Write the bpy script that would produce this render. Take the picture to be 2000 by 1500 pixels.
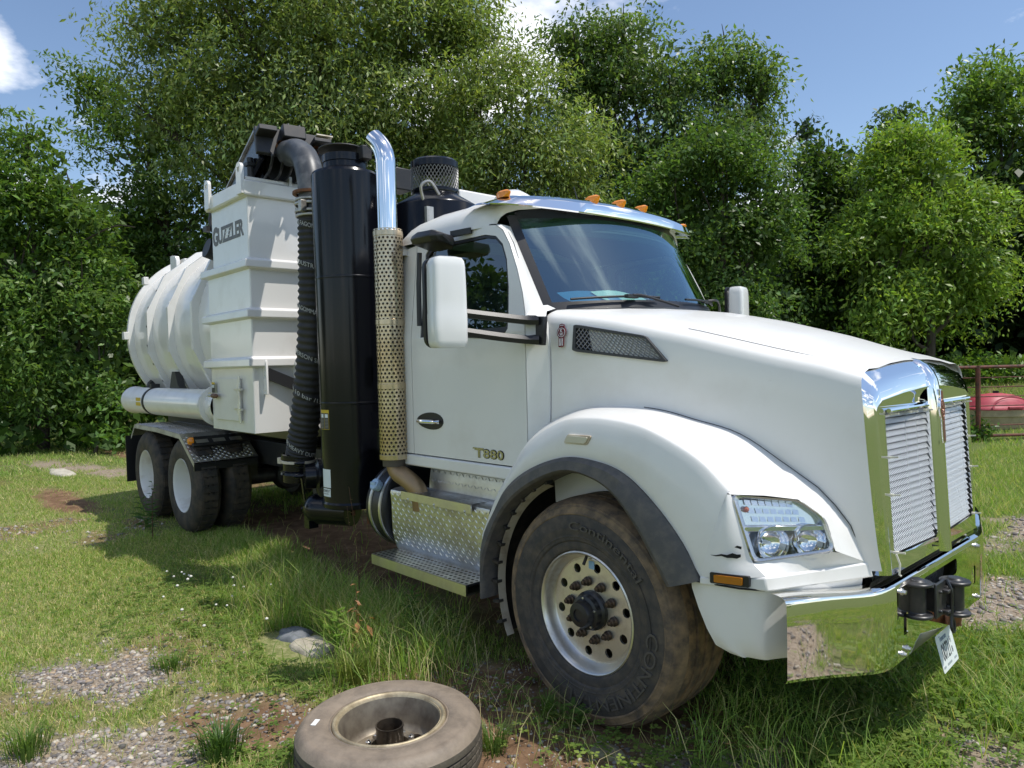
import bpy, math, random
import numpy as np
from mathutils import Vector, Matrix
from mathutils.geometry import tessellate_polygon
R = math.radians
random.seed(7); rng = np.random.default_rng(7)
for o in list(bpy.data.objects): bpy.data.objects.remove(o)
scn = bpy.context.scene; COL = scn.collection

# ------------------------------------------------------------------ camera, sky, sun, exposure
# world frame: X = towards the truck's nose, Y = towards its far side, Z up, origin on the ground under the front axle
YAW, PIT, ROL = R(47.65), R(1.6), R(1.45)
fwd = Vector((-math.sin(YAW)*math.cos(PIT), math.cos(YAW)*math.cos(PIT), -math.sin(PIT)))
rgt = fwd.cross(Vector((0, 0, 1))).normalized(); dwn = fwd.cross(rgt)
cr_, sr_ = math.cos(ROL), math.sin(ROL)
cx, cy = rgt*cr_+dwn*sr_, -rgt*sr_+dwn*cr_
cam = bpy.data.cameras.new('camera'); cam.lens = 1400/2000*36; cam.sensor_width = 36
cam.clip_start = .05; cam.clip_end = 3000
co = bpy.data.objects.new('camera', cam); COL.objects.link(co)
co.matrix_world = Matrix(((cx.x, -cy.x, -fwd.x, 2.3624), (cx.y, -cy.y, -fwd.y, -3.7690), (cx.z, -cy.z, -fwd.z, 1.7689), (0, 0, 0, 1)))
scn.camera = co

SUN = Vector((1.33, .80, 3.3)).normalized()
world = bpy.data.worlds.new('World'); scn.world = world; world.use_nodes = True
wn, wl = world.node_tree.nodes, world.node_tree.links
wn.clear()
out = wn.new('ShaderNodeOutputWorld'); bg = wn.new('ShaderNodeBackground'); wl.new(bg.outputs[0], out.inputs[0])
sky = wn.new('ShaderNodeTexSky'); sky.sky_type = 'NISHITA'; sky.sun_disc = False
sky.sun_elevation = math.asin(SUN.z); sky.sun_rotation = math.atan2(SUN.x, SUN.y)
sky.air_density = 1.0; sky.dust_density = .3; sky.ozone_density = 2.4
bg.inputs[1].default_value = .12
# fair-weather cumulus spread over the whole sky
tc = wn.new('ShaderNodeTexCoord'); sep = wn.new('ShaderNodeSeparateXYZ'); wl.new(tc.outputs['Generated'], sep.inputs[0])
def wmath(op, a, b=None):
    n = wn.new('ShaderNodeMath'); n.operation = op
    for i, q in enumerate((a, b)):
        if q is None: continue
        if isinstance(q, (int, float)): n.inputs[i].default_value = q
        else: wl.new(q, n.inputs[i])
    return n.outputs[0]
zz = wmath('ADD', wmath('MAXIMUM', sep.outputs[2], 0.0), .22)
cmb = wn.new('ShaderNodeCombineXYZ'); wl.new(wmath('DIVIDE', sep.outputs[0], zz), cmb.inputs[0]); wl.new(wmath('DIVIDE', sep.outputs[1], zz), cmb.inputs[1])
cn = wn.new('ShaderNodeTexNoise'); cn.inputs['Scale'].default_value = 1.9; cn.inputs['Detail'].default_value = 9; cn.inputs['Roughness'].default_value = .55
cmp_ = wn.new('ShaderNodeMapping'); cmp_.inputs['Location'].default_value = (2.1, .3, 1.7); wl.new(cmb.outputs[0], cmp_.inputs[0]); wl.new(cmp_.outputs[0], cn.inputs['Vector'])
rp = wn.new('ShaderNodeValToRGB'); rp.color_ramp.elements[0].position = .55; rp.color_ramp.elements[1].position = .74
cl = cn.outputs['Fac']
wl.new(cl, rp.inputs[0])
mx = wn.new('ShaderNodeMix'); mx.data_type = 'RGBA'
tintn = wn.new('ShaderNodeMix'); tintn.data_type = 'RGBA'; tintn.blend_type = 'MULTIPLY'; tintn.inputs[0].default_value = 1
wl.new(sky.outputs[0], tintn.inputs[6]); tintn.inputs[7].default_value = (1.0, .97, .95, 1)
wl.new(wmath('MULTIPLY', rp.outputs[0], wmath('GREATER_THAN', sep.outputs[2], .0)), mx.inputs[0]); wl.new(tintn.outputs[2], mx.inputs[6]); mx.inputs[7].default_value = (14, 13.6, 13.0, 1)
wl.new(mx.outputs[2], bg.inputs[0])
sl = bpy.data.lights.new('sun', 'SUN'); sl.energy = 2.9; sl.angle = R(.53); sl.color = (1, .96, .89)
so = bpy.data.objects.new('sun', sl); COL.objects.link(so); so.rotation_euler = (-SUN).to_track_quat('-Z', 'Y').to_euler(); so.location = (10, 6, 30)
vs = scn.view_settings; vs.view_transform = 'Standard'; vs.look = 'None'; vs.gamma = 1; vs.exposure = .48; vs.use_curve_mapping = False
scn.render.engine = 'CYCLES'

# ------------------------------------------------------------------ materials
MATS = {}
def mat(name, col, rough=.5, metal=0., col2=None, scale=6., lo=.45, hi=.65, bump=0., bscale=60., coat=0., stretch=None, detail=6, spec=.5, attr=None, trans=0., alpha=None, rough2=None):
    if name in MATS: return MATS[name]
    m = bpy.data.materials.new(name); m.use_nodes = True; MATS[name] = m
    n, l = m.node_tree.nodes, m.node_tree.links; p = n['Principled BSDF']
    p.inputs['Base Color'].default_value = (*col, 1); p.inputs['Roughness'].default_value = rough; p.inputs['Metallic'].default_value = metal
    p.inputs['Coat Weight'].default_value = coat; p.inputs['Coat Roughness'].default_value = .06; p.inputs['Specular IOR Level'].default_value = spec
    t = n.new('ShaderNodeTexCoord'); mp = n.new('ShaderNodeMapping'); l.new(t.outputs['Object'], mp.inputs[0])
    if stretch: mp.inputs['Scale'].default_value = stretch
    src = None
    if attr:
        a = n.new('ShaderNodeAttribute'); a.attribute_name = attr; src = a.outputs['Color']
        k = n.new('ShaderNodeMix'); k.data_type = 'RGBA'; k.blend_type = 'MULTIPLY'; k.inputs[0].default_value = 1
        l.new(src, k.inputs[6]); k.inputs[7].default_value = (*col, 1); src = k.outputs[2]; l.new(src, p.inputs['Base Color'])
    if col2:
        z = n.new('ShaderNodeTexNoise'); z.inputs['Scale'].default_value = scale; z.inputs['Detail'].default_value = detail; z.inputs['Roughness'].default_value = .6
        l.new(mp.outputs[0], z.inputs['Vector'])
        r = n.new('ShaderNodeMapRange'); r.inputs[1].default_value = lo; r.inputs[2].default_value = hi; l.new(z.outputs['Fac'], r.inputs[0])
        k = n.new('ShaderNodeMix'); k.data_type = 'RGBA'; l.new(r.outputs[0], k.inputs[0])
        if src: l.new(src, k.inputs[6])
        else: k.inputs[6].default_value = (*col, 1)
        k.inputs[7].default_value = (*col2, 1); l.new(k.outputs[2], p.inputs['Base Color'])
        if rough2 is not None:
            q = n.new('ShaderNodeMapRange'); q.inputs[3].default_value = rough; q.inputs[4].default_value = rough2
            l.new(r.outputs[0], q.inputs[0]); l.new(q.outputs[0], p.inputs['Roughness'])
    if bump:
        z = n.new('ShaderNodeTexNoise'); z.inputs['Scale'].default_value = bscale; z.inputs['Detail'].default_value = 3
        l.new(mp.outputs[0], z.inputs['Vector'])
        b = n.new('ShaderNodeBump'); b.inputs['Strength'].default_value = bump; b.inputs['Distance'].default_value = .02
        l.new(z.outputs['Fac'], b.inputs['Height']); l.new(b.outputs[0], p.inputs['Normal'])
    if trans:
        tr = n.new('ShaderNodeBsdfTranslucent'); ms = n.new('ShaderNodeMixShader'); ms.inputs[0].default_value = trans
        s2 = p.inputs['Base Color'].links[0].from_socket if p.inputs['Base Color'].links else None
        if s2:
            g = n.new('ShaderNodeMix'); g.data_type = 'RGBA'; g.blend_type = 'MULTIPLY'; g.inputs[0].default_value = 1; l.new(s2, g.inputs[6]); g.inputs[7].default_value = (1.5, 1.6, .7, 1); l.new(g.outputs[2], tr.inputs[0])
        l.new(p.outputs[0], ms.inputs[1]); l.new(tr.outputs[0], ms.inputs[2]); l.new(ms.outputs[0], n['Material Output'].inputs[0])
    return m
def glass(name, tint, refl=.0, ior=1.5, rough=.0, coat=(1, 1, 1)):
    m = bpy.data.materials.new(name); m.use_nodes = True; MATS[name] = m
    n, l = m.node_tree.nodes, m.node_tree.links; n.remove(n['Principled BSDF'])
    t = n.new('ShaderNodeBsdfTransparent'); t.inputs[0].default_value = (*tint, 1)
    g = n.new('ShaderNodeBsdfGlossy'); g.inputs['Roughness'].default_value = rough; g.inputs[0].default_value = (*coat, 1)
    f = n.new('ShaderNodeFresnel'); gm_ = n.new('ShaderNodeNewGeometry'); mr = n.new('ShaderNodeMapRange'); mr.inputs[3].default_value = ior; mr.inputs[4].default_value = 1/ior
    l.new(gm_.outputs['Backfacing'], mr.inputs[0]); l.new(mr.outputs[0], f.inputs[0])
    a = n.new('ShaderNodeMath'); a.operation = 'ADD'; a.inputs[1].default_value = refl; a.use_clamp = True; l.new(f.outputs[0], a.inputs[0])
    s = n.new('ShaderNodeMixShader'); l.new(a.outputs[0], s.inputs[0]); l.new(t.outputs[0], s.inputs[1]); l.new(g.outputs[0], s.inputs[2])
    l.new(s.outputs[0], n['Material Output'].inputs[0]); return m
def scuffs(m, col, sc=(1.5, 1.5, 7), lo=.70, amt=.5):         # thin rubbed marks and dust, on top of the paint colour
    n, l = m.node_tree.nodes, m.node_tree.links; p = n['Principled BSDF']; src = p.inputs['Base Color'].links[0].from_socket
    t = n.new('ShaderNodeTexCoord'); mp = n.new('ShaderNodeMapping'); mp.inputs['Scale'].default_value = sc; l.new(t.outputs['Object'], mp.inputs[0])
    z = n.new('ShaderNodeTexNoise'); z.inputs['Scale'].default_value = 9; z.inputs['Detail'].default_value = 12; z.inputs['Roughness'].default_value = .75; l.new(mp.outputs[0], z.inputs['Vector'])
    r = n.new('ShaderNodeMapRange'); r.inputs[1].default_value = lo; r.inputs[2].default_value = lo+.08; r.inputs[4].default_value = amt; l.new(z.outputs['Fac'], r.inputs[0])
    k = n.new('ShaderNodeMix'); k.data_type = 'RGBA'; l.new(r.outputs[0], k.inputs[0]); l.new(src, k.inputs[6]); k.inputs[7].default_value = (*col, 1); l.new(k.outputs[2], p.inputs['Base Color'])
W = mat('white_paint', (.79, .775, .74), .38, col2=(.71, .68, .63), scale=2.6, lo=.5, hi=.8, coat=.35, bump=.012, bscale=3)
WB = mat('white_body_paint', (.79, .77, .735), .2, col2=(.68, .65, .60), scale=3.2, lo=.5, hi=.8, coat=.4, bump=.01, bscale=5)
WS = mat('white_mirror_paint', (.77, .76, .735), .28, coat=.5)
scuffs(W, (.40, .375, .32), lo=.665, amt=.55); scuffs(WB, (.40, .33, .24), (6, 6, .7), .68, .45)
CH = mat('chrome', (.88, .88, .88), .035, 1., bump=.02, bscale=2.2)
CHB = mat('chrome_bumper', (.86, .84, .80), .04, 1., bump=.11, bscale=4.5, stretch=(1, 1, .5))
AL = mat('polished_aluminium', (.72, .71, .69), .3, 1., col2=(.52, .48, .42), scale=5, lo=.45, hi=.75, bump=.02, bscale=120, rough2=.5)
ALP = mat('tread_plate', (.80, .79, .77), .36, 1., col2=(.46, .42, .36), scale=4, lo=.45, hi=.75, rough2=.48)
ALD = mat('weathered_aluminium', (.5, .49, .46), .5, .9, col2=(.33, .31, .28), scale=7)
RIM = mat('wheel_alloy', (.74, .71, .65), .34, .9, col2=(.45, .37, .27), scale=9, lo=.48, hi=.8, rough2=.6, bump=.02, bscale=60)
RIMW = mat('wheel_white', (.72, .71, .68), .45, col2=(.45, .39, .3), scale=6, lo=.5, hi=.85)
RIMO = mat('wheel_steel_old', (.30, .26, .2), .5, .6, col2=(.16, .13, .1), scale=12, lo=.4, hi=.7)
RIME = mat('wheel_edge_old', (.5, .42, .28), .5, .5, col2=(.3, .24, .15), scale=14)
TY = mat('tyre_rubber', (.045, .041, .038), .74, col2=(.105, .084, .062), scale=16, lo=.42, hi=.72, bump=.16, bscale=90, detail=10)
TYS = mat('tyre_shoulder', (.085, .066, .05), .78, col2=(.24, .165, .095), scale=13, lo=.38, hi=.62, bump=.15, bscale=70, detail=10)
TYT = mat('tyre_tread', (.085, .062, .044), .8, col2=(.26, .165, .085), scale=12, lo=.40, hi=.62, bump=.3, bscale=70, detail=10)
TYR = mat('tyre_rear_shaded', (.03, .027, .024), .75, col2=(.085, .064, .044), scale=10, lo=.4, hi=.7, bump=.15, bscale=70)  # rubber darkened to paint in the shade of the rear mudguards
TYL = mat('tyre_weathered', (.25, .20, .15), .62, col2=(.165, .132, .10), scale=13, lo=.40, hi=.70, bump=.15, bscale=60, detail=10)
TYX = mat('tyre_lettering', (.085, .076, .066), .6)
BK = mat('black_paint', (.004, .0045, .007), .2, coat=.08, spec=.32, bump=.01, bscale=4, stretch=(1, 1, .15))
BKM = mat('black_steel', (.018, .018, .02), .5, col2=(.05, .042, .035), scale=9, lo=.5, hi=.8)
BP = mat('black_plastic', (.016, .016, .018), .36, bump=.02, bscale=200)
BD = mat('dark_void', (.008, .008, .008), .8)
FL = mat('flare_rubber', (.075, .072, .072), .55, col2=(.13, .115, .10), scale=16, lo=.42, hi=.7, bump=.1, bscale=160)
LN = mat('wheel_liner', (.02, .019, .018), .7, col2=(.06, .048, .037), scale=7)
FLG = mat('flange_beige', (.34, .30, .235), .6, col2=(.22, .18, .13), scale=9)
CREAM = mat('dusty_white', (.62, .56, .45), .55, col2=(.4, .32, .22), scale=9)
HS = mat('hose_rubber', (.017, .017, .018), .6, col2=(.035, .033, .03), scale=8)
HST = mat('hose_print', (.5, .5, .48), .6)
SH = mat('stainless_shield', (.56, .47, .34), .27, 1., col2=(.46, .34, .2), scale=3.5, lo=.35, hi=.75, bump=.04, bscale=7)
TP = mat('heat_tinted_pipe', (.34, .235, .13), .45, .6, col2=(.26, .17, .09), scale=5, stretch=(1, 1, .5))
MU = mat('muffler_core', (.10, .085, .07), .5, .5)
EB = mat('worn_black_pipe', (.05, .054, .06), .42, .1, col2=(.19, .19, .19), scale=6, lo=.46, hi=.8, bump=.03)
RU = mat('rust', (.19, .075, .03), .8, col2=(.1, .05, .03), scale=30)
GT = mat('rusty_gate_steel', (.165, .05, .03), .65, col2=(.06, .03, .02), scale=14)
AM = mat('amber_lens', (.85, .27, .01), .18, coat=.5)
AMD = mat('amber_lens_dark', (.42, .14, .008), .2, coat=.5)
LENS = mat('clear_marker_lens', (.62, .58, .46), .15, coat=.6)
RED = mat('badge_red', (.16, .012, .022), .25, coat=.5)
BW = mat('badge_white', (.82, .8, .8), .3)
GL = mat('logo_grey', (.15, .15, .155), .5)
GLD = mat('letter_gold', (.52, .49, .36), .25, .9)
STW = mat('sticker_white', (.72, .77, .77), .5)
STY = mat('sticker_yellow', (.6, .42, .02), .5)
STK = mat('sticker_black', (.03, .028, .025), .5)
STT = mat('sticker_print', (.28, .26, .22), .6)
MESH = mat('grille_mesh', (.86, .85, .84), .34, .35)
VM = mat('vent_mesh', (.22, .22, .225), .4, .5)
VF = mat('vent_frame', (.045, .045, .048), .5)
BLU = mat('cap_blue', (.36, .5, .66), .4)
PLT = mat('plate_white', (.70, .74, .72), .4)
PLK = mat('plate_print', (.03, .035, .045), .5)
INT = mat('interior_grey', (.05, .052, .052), .7)
INL = mat('interior_trim', (.13, .14, .135), .7)
PAP = mat('paper_green', (.6, .80, .72), .7)
PAB = mat('paper_blue', (.07, .25, .48), .45)
TIE = mat('zip_tie', (.75, .72, .6), .5)
STRAP = mat('strap_black', (.012, .012, .013), .7)
REFL = mat('reflector', (.9, .9, .9), .03, 1.)
GLS = glass('windscreen_glass', (.62, .78, .75), .21, coat=(.68, .90, 1.0))  # glossy colour tinted blue, painting more sky into the reflection
GLD2 = glass('side_glass', (.42, .55, .50), .12)
GLC = glass('lamp_glass', (.93, .94, .94), .02)

# ------------------------------------------------------------------ mesh helpers
def V3(p): return np.array(p, float)
def cr(pts, n, closed=False):                       # Catmull-Rom through points, n samples per span
    P = [V3(p) for p in pts]
    if closed: P = [P[-1]]+P+[P[0], P[1]]
    else: P = [2*P[0]-P[1]]+P+[2*P[-1]-P[-2]]
    o = []
    for i in range(1, len(P)-2):
        a, b, c, d = P[i-1:i+3]
        for k in range(n):
            t = k/n; o.append(.5*((2*b)+(c-a)*t+(2*a-5*b+4*c-d)*t*t+(3*b-a-3*c+d)*t**3))
    if not closed: o.append(P[-2])
    return o
def lin(tab, x):
    xs = [t[0] for t in tab]; return np.array([np.interp(x, xs, [t[k] for t in tab]) for k in range(1, len(tab[0]))]) if len(tab[0]) > 2 else float(np.interp(x, xs, [t[1] for t in tab]))
def frame(d):
    d = V3(d)/np.linalg.norm(d); a = V3((0, 0, 1)) if abs(d[2]) < .9 else V3((1, 0, 0))
    u = np.cross(a, d); u /= np.linalg.norm(u); return u, np.cross(d, u), d
class MB:
    def __init__(s): s.v = []; s.f = []; s.mi = []
    def add(s, v, f, mi=0):
        o = len(s.v); s.v += [tuple(map(float, p)) for p in v]; s.f += [tuple(i+o for i in q) for q in f]; s.mi += [mi]*len(f); return s
    def box(s, c, d, ax=None, mi=0):
        c = V3(c); A = np.eye(3) if ax is None else np.array(ax, float)
        v = [c+A[0]*d[0]/2*i+A[1]*d[1]/2*j+A[2]*d[2]/2*k for k in (-1, 1) for j in (-1, 1) for i in (-1, 1)]
        return s.add(v, [(0, 2, 3, 1), (4, 5, 7, 6), (0, 1, 5, 4), (2, 6, 7, 3), (0, 4, 6, 2), (1, 3, 7, 5)], mi)
    def bar(s, a, b, w, h, mi=0):
        a, b = V3(a), V3(b); u, v, d = frame(b-a); return s.box((a+b)/2, (w, h, np.linalg.norm(b-a)), (u, v, d), mi)
    def grid(s, rows, closed=False, mi=0, flip=False):
        m = len(rows[0]); v = [p for r in rows for p in r]; f = []
        for i in range(len(rows)-1):
            for j in range(m if closed else m-1):
                k = (j+1) % m; q = (i*m+j, i*m+k, (i+1)*m+k, (i+1)*m+j); f.append(q[::-1] if flip else q)
        return s.add(v, f, mi)
    def tube(s, path, r, n=12, cap=True, closed=False, mi=0):
        P = [V3(p) for p in path]; L = len(P); rr = r if hasattr(r, '__len__') else [r]*L; rows = []; u = None
        for i in range(L):
            d = (P[(i+1) % L]-P[i-1]) if closed else P[min(i+1, L-1)]-P[max(i-1, 0)]
            if u is None: u, w, d = frame(d)
            else:
                d = d/np.linalg.norm(d); u = u-d*(u@d); u /= np.linalg.norm(u); w = np.cross(d, u)
            rows.append([P[i]+rr[i]*(u*math.cos(t)+w*math.sin(t)) for t in np.arange(n)/n*2*math.pi])
        if closed: rows.append(rows[0])
        s.grid(rows, True, mi)
        if cap and not closed:
            s.add(rows[0], [tuple(range(n))[::-1]], mi); s.add(rows[-1], [tuple(range(n))], mi)
        return s
    def lathe(s, prof, o, axis, n=48, a0=0, a1=2*math.pi, mi=0, cap=False, flip=False):
        u, w, d = frame(axis); o = V3(o); full = abs(a1-a0-2*math.pi) < 1e-6
        T = np.linspace(a0, a1, n, endpoint=not full)
        rows = [[o+d*h+r*(u*math.cos(t)+w*math.sin(t)) for t in T] for r, h in prof]
        s.grid(rows, full, mi, flip)
        if cap: s.add(rows[0], [tuple(range(n))[::-1]], mi); s.add(rows[-1], [tuple(range(n))], mi)
        return s
    def plate(s, outer, holes, fn, th, mi=0, back=True):    # polygon with holes in 2D, fn(x, y, d) -> 3D, thickness th
        loops = [outer]+list(holes); flat = [p for L in loops for p in L]
        k_ = 10/max(max(abs(p[0]-outer[0][0]), abs(p[1]-outer[0][1])) for p in outer); tr = tessellate_polygon([[Vector(((p[0]-outer[0][0])*k_, (p[1]-outer[0][1])*k_, 0)) for p in L] for L in loops])
        v = [fn(p[0], p[1], 0) for p in flat]; n = len(v); f = []
        for t in tr:
            a, b, c = [flat[i] for i in t]; ar = (b[0]-a[0])*(c[1]-a[1])-(c[0]-a[0])*(b[1]-a[1])
            f.append(tuple(t) if ar > 0 else tuple(t[::-1]))
        if th:
            v += [fn(p[0], p[1], -th) for p in flat]
            if back: f += [tuple(i+n for i in q[::-1]) for q in f[:]]
            o = 0
            for L in loops:
                k = len(L); A = sum(L[i][0]*L[(i+1) % k][1]-L[(i+1) % k][0]*L[i][1] for i in range(k))
                sgn = (A > 0) == (o == 0)
                for i in range(k):
                    a, b = o+i, o+(i+1) % k; q = (a, a+n, b+n, b); f.append(q if sgn else q[::-1])
                o += k
        return s.add(v, f, mi)
    def build(s, name, m, parent=None, smooth=True, ang=35, bevel=0, seg=2, **props):
        me = bpy.data.meshes.new(name); me.from_pydata(s.v, [], s.f)
        for q in (m if isinstance(m, (list, tuple)) else [m]): me.materials.append(q)
        if any(s.mi): me.polygons.foreach_set('material_index', s.mi)
        me.update()
        if smooth:
            me.polygons.foreach_set('use_smooth', [True]*len(me.polygons)); me.set_sharp_from_angle(angle=R(ang))
        return link(name, me, parent, bevel, seg, **props)
def link(name, me, parent=None, bevel=0, seg=2, **props):
    o = bpy.data.objects.new(name, me); COL.objects.link(o)
    if parent: o.parent = parent
    if bevel:
        b = o.modifiers.new('bevel', 'BEVEL'); b.width = bevel; b.segments = seg; b.limit_method = 'ANGLE'; b.angle_limit = R(40); b.harden_normals = False
    for k, q in props.items(): o[k] = q
    return o
def thing(name, label, cat, loc=(0, 0, 0), group=None):
    o = bpy.data.objects.new(name, None); COL.objects.link(o); o.location = loc; o['label'] = label; o['category'] = cat
    if group: o['group'] = group
    return o
def tag(o, label, cat, group=None):
    o['label'] = label; o['category'] = cat
    if group: o['group'] = group
    return o
def npmesh(name, V, F, m, col=None, parent=None, smooth=False, **props):    # V (n,3), F (k,3|4) numpy
    me = bpy.data.meshes.new(name); k = F.shape[1]
    me.vertices.add(len(V)); me.vertices.foreach_set('co', np.ascontiguousarray(V, np.float32).ravel())
    me.loops.add(F.size); me.loops.foreach_set('vertex_index', np.ascontiguousarray(F, np.int32).ravel())
    me.polygons.add(len(F)); me.polygons.foreach_set('loop_start', np.arange(0, F.size, k, dtype=np.int32))
    if smooth: me.polygons.foreach_set('use_smooth', np.ones(len(F), bool))
    me.materials.append(m); me.update()
    if col is not None:
        a = me.color_attributes.new('tint', 'FLOAT_COLOR', 'POINT'); c = np.ones((len(V), 4), np.float32); c[:, :3] = col; a.data.foreach_set('color', c.ravel())
    return link(name, me, parent, **props)
def text(name, body, fn, w, h, m, parent, ext=.002, off=.0, keep=False):    # raised lettering mapped by fn(x, y, depth); fits w x h
    cu = bpy.data.curves.new('t', 'FONT'); cu.body = body; cu.extrude = .5; cu.offset = off; cu.resolution_u = 3
    t = bpy.data.objects.new('t', cu); me = bpy.data.meshes.new_from_object(t)
    bpy.data.objects.remove(t); me.name = name
    c = np.array([v.co[:] for v in me.vertices])
    lo, hi = c.min(0), c.max(0); sx = w/(hi[0]-lo[0]); sy = h/(hi[1]-lo[1])
    if keep: sx = sy = min(sx, sy)
    for v, p in zip(me.vertices, c): v.co = fn((p[0]-lo[0])*sx, (p[1]-lo[1])*sy, (p[2]+.5)*ext)
    me.materials.clear(); me.materials.append(m); me.update()
    return link(name, me, parent)
def plane_fn(o, u, v):
    o, u, v = V3(o), V3(u)/np.linalg.norm(u), V3(v)/np.linalg.norm(v); n = np.cross(u, v)
    return lambda x, y, d: tuple(o+u*x+v*y+n*d)
def treads(mb, o, u, v, w, h, p=.03, L=.024, hgt=.0025):            # raised diamond-plate bars
    o, u, v = V3(o), V3(u)/np.linalg.norm(u), V3(v)/np.linalg.norm(v); n = np.cross(u, v); s2 = math.sqrt(.5)
    for i in range(int(w/p)):
        for j in range(int(h/p)):
            sg = 1 if (i+j) % 2 else -1; c = o+u*(i+.5)*p+v*(j+.5)*p; d = (u*sg+v)*s2; e = np.cross(n, d)
            mb.add([c-d*L*.5, c+e*L*.14, c+d*L*.5, c-e*L*.14, c-d*L*.25+n*hgt, c+d*L*.25+n*hgt], [(0, 4, 1), (1, 4, 5), (1, 5, 2), (2, 5, 3), (3, 5, 4), (3, 4, 0)])
def perf(mb, fn, nu, nv, hu, hv, stag=False, K=8):                  # perforated sheet, fn(u, v) in cells
    for j in range(nv):
        so_ = .5*(j % 2) if stag else 0
        for i in range(nu):
            ou = [(0, 0), (.5, 0), (1, 0), (1, .5), (1, 1), (.5, 1), (0, 1), (0, .5)]
            a = [fn(i+so_+x, j+y) for x, y in ou]
            b = [fn(i+so_+.5+hu*math.cos(t), j+.5+hv*math.sin(t)) for t in [R(225+45*k) for k in range(8)]]
            mb.add(a+b, [(k, (k+1) % 8, 8+(k+1) % 8, 8+k) for k in range(8)])
def circ(cx, cy, r, n=24, a=0): return [(cx+r*math.cos(t+a), cy+r*math.sin(t+a)) for t in np.arange(n)/n*2*math.pi]
def rrect(x0, y0, x1, y1, r, n=4):
    o = []
    for (cx_, cy_, a) in ((x1-r, y0+r, -90), (x1-r, y1-r, 0), (x0+r, y1-r, 90), (x0+r, y0+r, 180)):
        o += [(cx_+r*math.cos(R(a+90*k/n)), cy_+r*math.sin(R(a+90*k/n))) for k in range(n+1)]
    return o

# ------------------------------------------------------------------ ground
_H = np.random.default_rng(3).random((256, 256))
def vnoise(x, y, s):
    x = np.asarray(x, float)*s; y = np.asarray(y, float)*s
    i, j = np.floor(x).astype(int), np.floor(y).astype(int); fx, fy = x-i, y-j
    fx = fx*fx*(3-2*fx); fy = fy*fy*(3-2*fy)
    g = lambda a, b: _H[a % 256, b % 256]
    return (g(i, j)*(1-fx)+g(i+1, j)*fx)*(1-fy)+(g(i, j+1)*(1-fx)+g(i+1, j+1)*fx)*fy
def fbm(x, y, s): return (vnoise(x, y, s)+.5*vnoise(x+17, y+5, s*2.1)+.25*vnoise(x+3, y+29, s*4.3))/1.75
def sstep(a, b, t): t = np.clip((t-a)/(b-a), 0, 1); return t*t*(3-2*t)
def terrain(x, y):
    x = np.asarray(x, float); y = np.asarray(y, float)
    rise = np.where(y > 13, .095*(y-13)**2/((y-13)+3), 0)
    rise = np.minimum(rise, 2.6+.01*y)*sstep(-60, -6, x+0*y)
    near = .05*(fbm(x, y, .5)-.5)+.025*(fbm(x+9, y, 2.2)-.5)
    return rise+near
def blob(x, y, cx, cy, rx, ry, a=0):
    c, s = math.cos(R(a)), math.sin(R(a)); dx, dy = x-cx, y-cy
    return 1-np.sqrt(((dx*c+dy*s)/rx)**2+((-dx*s+dy*c)/ry)**2)
def masks(x, y):                                            # gravel, bare soil (0..1 each); the rest is turf
    n = fbm(x, y, 1.6)-.5; n2 = fbm(x+40, y-11, .8)-.5; n3 = fbm(x-7, y+3, 4.5)-.5
    gv = np.maximum.reduce([blob(x, y, -2.35, -2.75, .95, .4, 30)-.15, blob(x, y, -1.2, -3.05, .9, .4, 20)-.2, blob(x, y, 2.5, -1.2, 1.7, 1.3, 30)+.1, blob(x, y, .95, 1.9, .45, 1.6, -14)-.1, blob(x, y, .6, 4.6, .5, 2.2, -8)-.1,
                            blob(x, y, -13, -.6, 3.5, .9, 10)-.25])
    gv = sstep(-.1, .55, gv+n*1.6+n3*1.2)
    so = np.maximum.reduce([blob(x, y, -.35, -1.5, 1.05, .62, 15)+.25, blob(x, y, .35, -1.15, .9, .5, 0)+.2, blob(x, y, -1.2, -2.35, .5, .3, 30), blob(x, y, -9.5, -1.7, 2.2, .5, 0)-.35, blob(x, y, -3.4, 0, 5.5, 1.0, 0)-.1,
                            blob(x, y, -14, .9, 5, 1.2, 0)-.2, blob(x, y, 1.5, 2.9, .5, 1.2, 0)-.1])
    so = sstep(-.05, .4, so+n2*.9+n*.7+n3*.3)
    so = np.maximum(so, .75*sstep(.14, .26, n2+n3*.35)*sstep(-.5, -3, x))
    return gv, so*(1-gv)
def axis(lo, hi, step, far):
    a = list(np.arange(lo, hi, step)); s = step
    while a[-1] < far: s *= 1.28; a.append(a[-1]+s)
    s = step
    while a[0] > -far: s *= 1.28; a.insert(0, a[0]-s)
    return np.array(a)
gx, gy = axis(-9, 3, .085, 900), axis(-5, 6, .085, 900)
GX, GY = np.meshgrid(gx, gy, indexing='ij'); GZ = terrain(GX, GY)
nx, ny = GX.shape; ii = np.arange(nx*ny).reshape(nx, ny)
GF = np.stack([ii[:-1, :-1], ii[1:, :-1], ii[1:, 1:], ii[:-1, 1:]], -1).reshape(-1, 4)
gm, sm_ = masks(GX, GY)
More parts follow.
